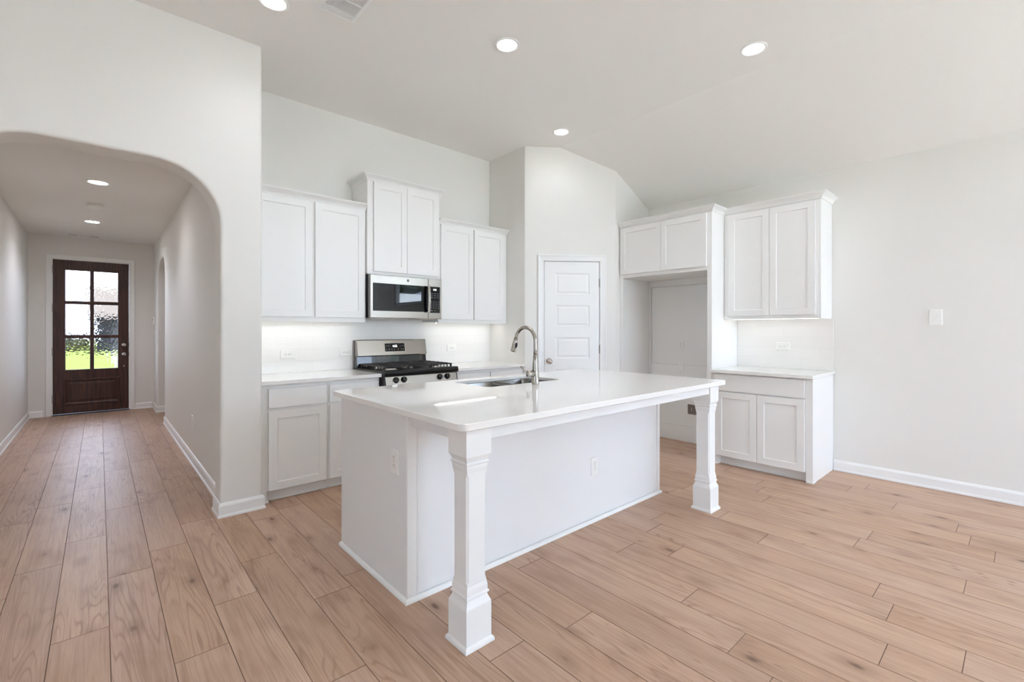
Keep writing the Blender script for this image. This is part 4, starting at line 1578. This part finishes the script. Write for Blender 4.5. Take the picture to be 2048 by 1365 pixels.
for k in range(15):
    x = 1.036 + k * 0.0132
    for y0, y1 in ((2.787, 2.895), (2.671, 2.775)):
        b.hexa([(x - 0.004, y0, ZC - 0.003), (x - 0.002, y0, ZC - 0.002), (x - 0.002, y1, ZC - 0.002), (x - 0.004, y1, ZC - 0.003),
                (x + 0.003, y0, ZC - 0.010), (x + 0.005, y0, ZC - 0.009), (x + 0.005, y1, ZC - 0.009), (x + 0.003, y1, ZC - 0.010)])
b.build('slats', M['trim'], c)
c, fr = register('small white vent in the hallway ceiling close to the front door wall', -0.36, 0.02, 9.16, 9.38, ZH)
b = MB()
for k in range(22):
    x = -0.33 + k * 0.0152
    if 7 <= k <= 14:
        continue
    b.box(x - 0.005, x + 0.005, 9.18, 9.36, ZH - 0.009, ZH - 0.003, 0.001)
for k in range(7):
    y = 9.195 + k * 0.025
    b.box(-0.235, -0.105, y - 0.005, y + 0.005, ZH - 0.009, ZH - 0.004, 0.001)
b.build('slats', M['trim'], c)

# ------------------------------------------------------------------ outside
b = MB()
b.box(-40, 40, HYE + 1.6, 90, -0.30, -0.18)
struct(b, 'ground_front', M['lawn'])
b = MB()
b.box(-1.6, 3, HYE + 0.12, HYE + 1.6, -0.20, -0.02)
b.box(0.45, 3.5, HYE + 1.6, 36, -0.20, -0.165)
struct(b, 'ground_porch', M['drive'])
b = MB()
b.box(-1.6, 3, HYE + 0.14, HYE + 1.9, 2.75, 2.95)
struct(b, 'ceiling_sun_block', M['trim'])  # unseen roof added to keep the sun off the front door glass
b = MB()
b.box(XR + 0.2, 60, -60, HYE, -0.30, -0.18)
b.box(-40, XR + 0.2, -60, YW - 7.0, -0.30, -0.18)
b.box(-40, -8, YW - 7.0, HYE, -0.30, -0.18)
struct(b, 'ground_garden', M['lawn'])

b = MB()
b.box(-8, XR + 0.2, YW - 7.0, YW - 0.12, -0.30, -0.12)
b.box(-8, XW - 0.14, YW - 0.12, HYE, -0.30, -0.12)
struct(b, 'ground_bounce', M['bounce'])  # unseen bright ground, added to reflect daylight in through the windows

def house(label, x0, x1, y0, y1, zw, zr, wallm, roofm):
    c = thing('neighbour_house', label, 'house', ((x0 + x1) / 2, (y0 + y1) / 2, -0.2))
    b = MB()
    b.box(x0, x1, y0, y1, -0.2, zw)
    b.build('walls', M[wallm], c)
    b = MB()
    ym = (y0 + y1) / 2
    b.loft([[(x, y, z) for y, z in ((y0 - 0.5, zw - 0.1), (y0 - 0.5, zw), (ym, zr), (y1 + 0.5, zw), (y1 + 0.5, zw - 0.1))] for x in (x0 - 0.4, x1 + 0.4)])
    b.build('roof', M[roofm], c)
    b = MB()
    b.box(x0 + 0.8, x0 + 3.4, y0 - 0.05, y0, -0.2, 1.75, 0.01)
    b.build('garage_door', M['drive'], c)
    return c
house('grey neighbouring house with tan roof seen through the front door glass', -0.2, 12, 41, 50, 2.1, 4.4, 'siding', 'shingle')
b = MB()
for k in range(60):
    x = -13 + k * 0.21
    b.box(x, x + 0.19, 43, 43.03, -0.2, 1.0, 0.004)
b.box(-13, -0.4, 43.03, 43.08, 0.6, 0.7)
single(b, 'wooden_fence', M['fence'], (-7, 43, -0.2), 'brown wooden fence far beyond the lawn through the front door glass', 'fence')

def blob(b, c, r, seed, sub=3):
    bm = bmesh.new()
    bmesh.ops.create_icosphere(bm, subdivisions=sub, radius=1.0)
    rn = random.Random(seed)
    ph = [rn.random() * 6 for _ in range(6)]
    vs = []
    for v in bm.verts:
        p = v.co
        k = 1 + 0.10 * sin(5 * p.x + ph[0]) + 0.10 * sin(6 * p.y + ph[1]) + 0.10 * sin(7 * p.z + ph[2]) + 0.06 * rn.random()
        vs.append((c[0] + p.x * r * k, c[1] + p.y * r * k, c[2] + p.z * r * k * 0.9))
    b.add(vs, [[v.index for v in f.verts] for f in bm.faces])
    bm.free()
def tree(label, x, y, h, r, seed):
    c = thing('garden_tree', label, 'tree', (x, y, -0.2))
    b = MB()
    b.tube([(x, y, -0.2), (x + 0.1, y, h * 0.35), (x, y + 0.1, h * 0.7)], [0.22, 0.17, 0.08], 10)
    b.build('trunk', M['bark'], c)
    b = MB()
    rn = random.Random(seed)
    for k in range(9):
        a = rn.random() * 6.28
        q = rn.random() * r * 0.7
        blob(b, (x + cos(a) * q, y + sin(a) * q, h * (0.55 + 0.4 * rn.random())), r * (0.42 + 0.2 * rn.random()), seed * 10 + k)
    b.build('crown', M['leaf'], c)
house('pale-roofed house beyond the garden, mirrored in the microwave door', 3, 30, -24, -12, 2.2, 3.5, 'drive', 'paleroof')
tree('tall green garden tree behind the pale roof, left one', 24, -38, 12.0, 4.5, 11)
tree('tall green garden tree behind the pale roof, right one', 33, -34, 11.0, 4.5, 12)
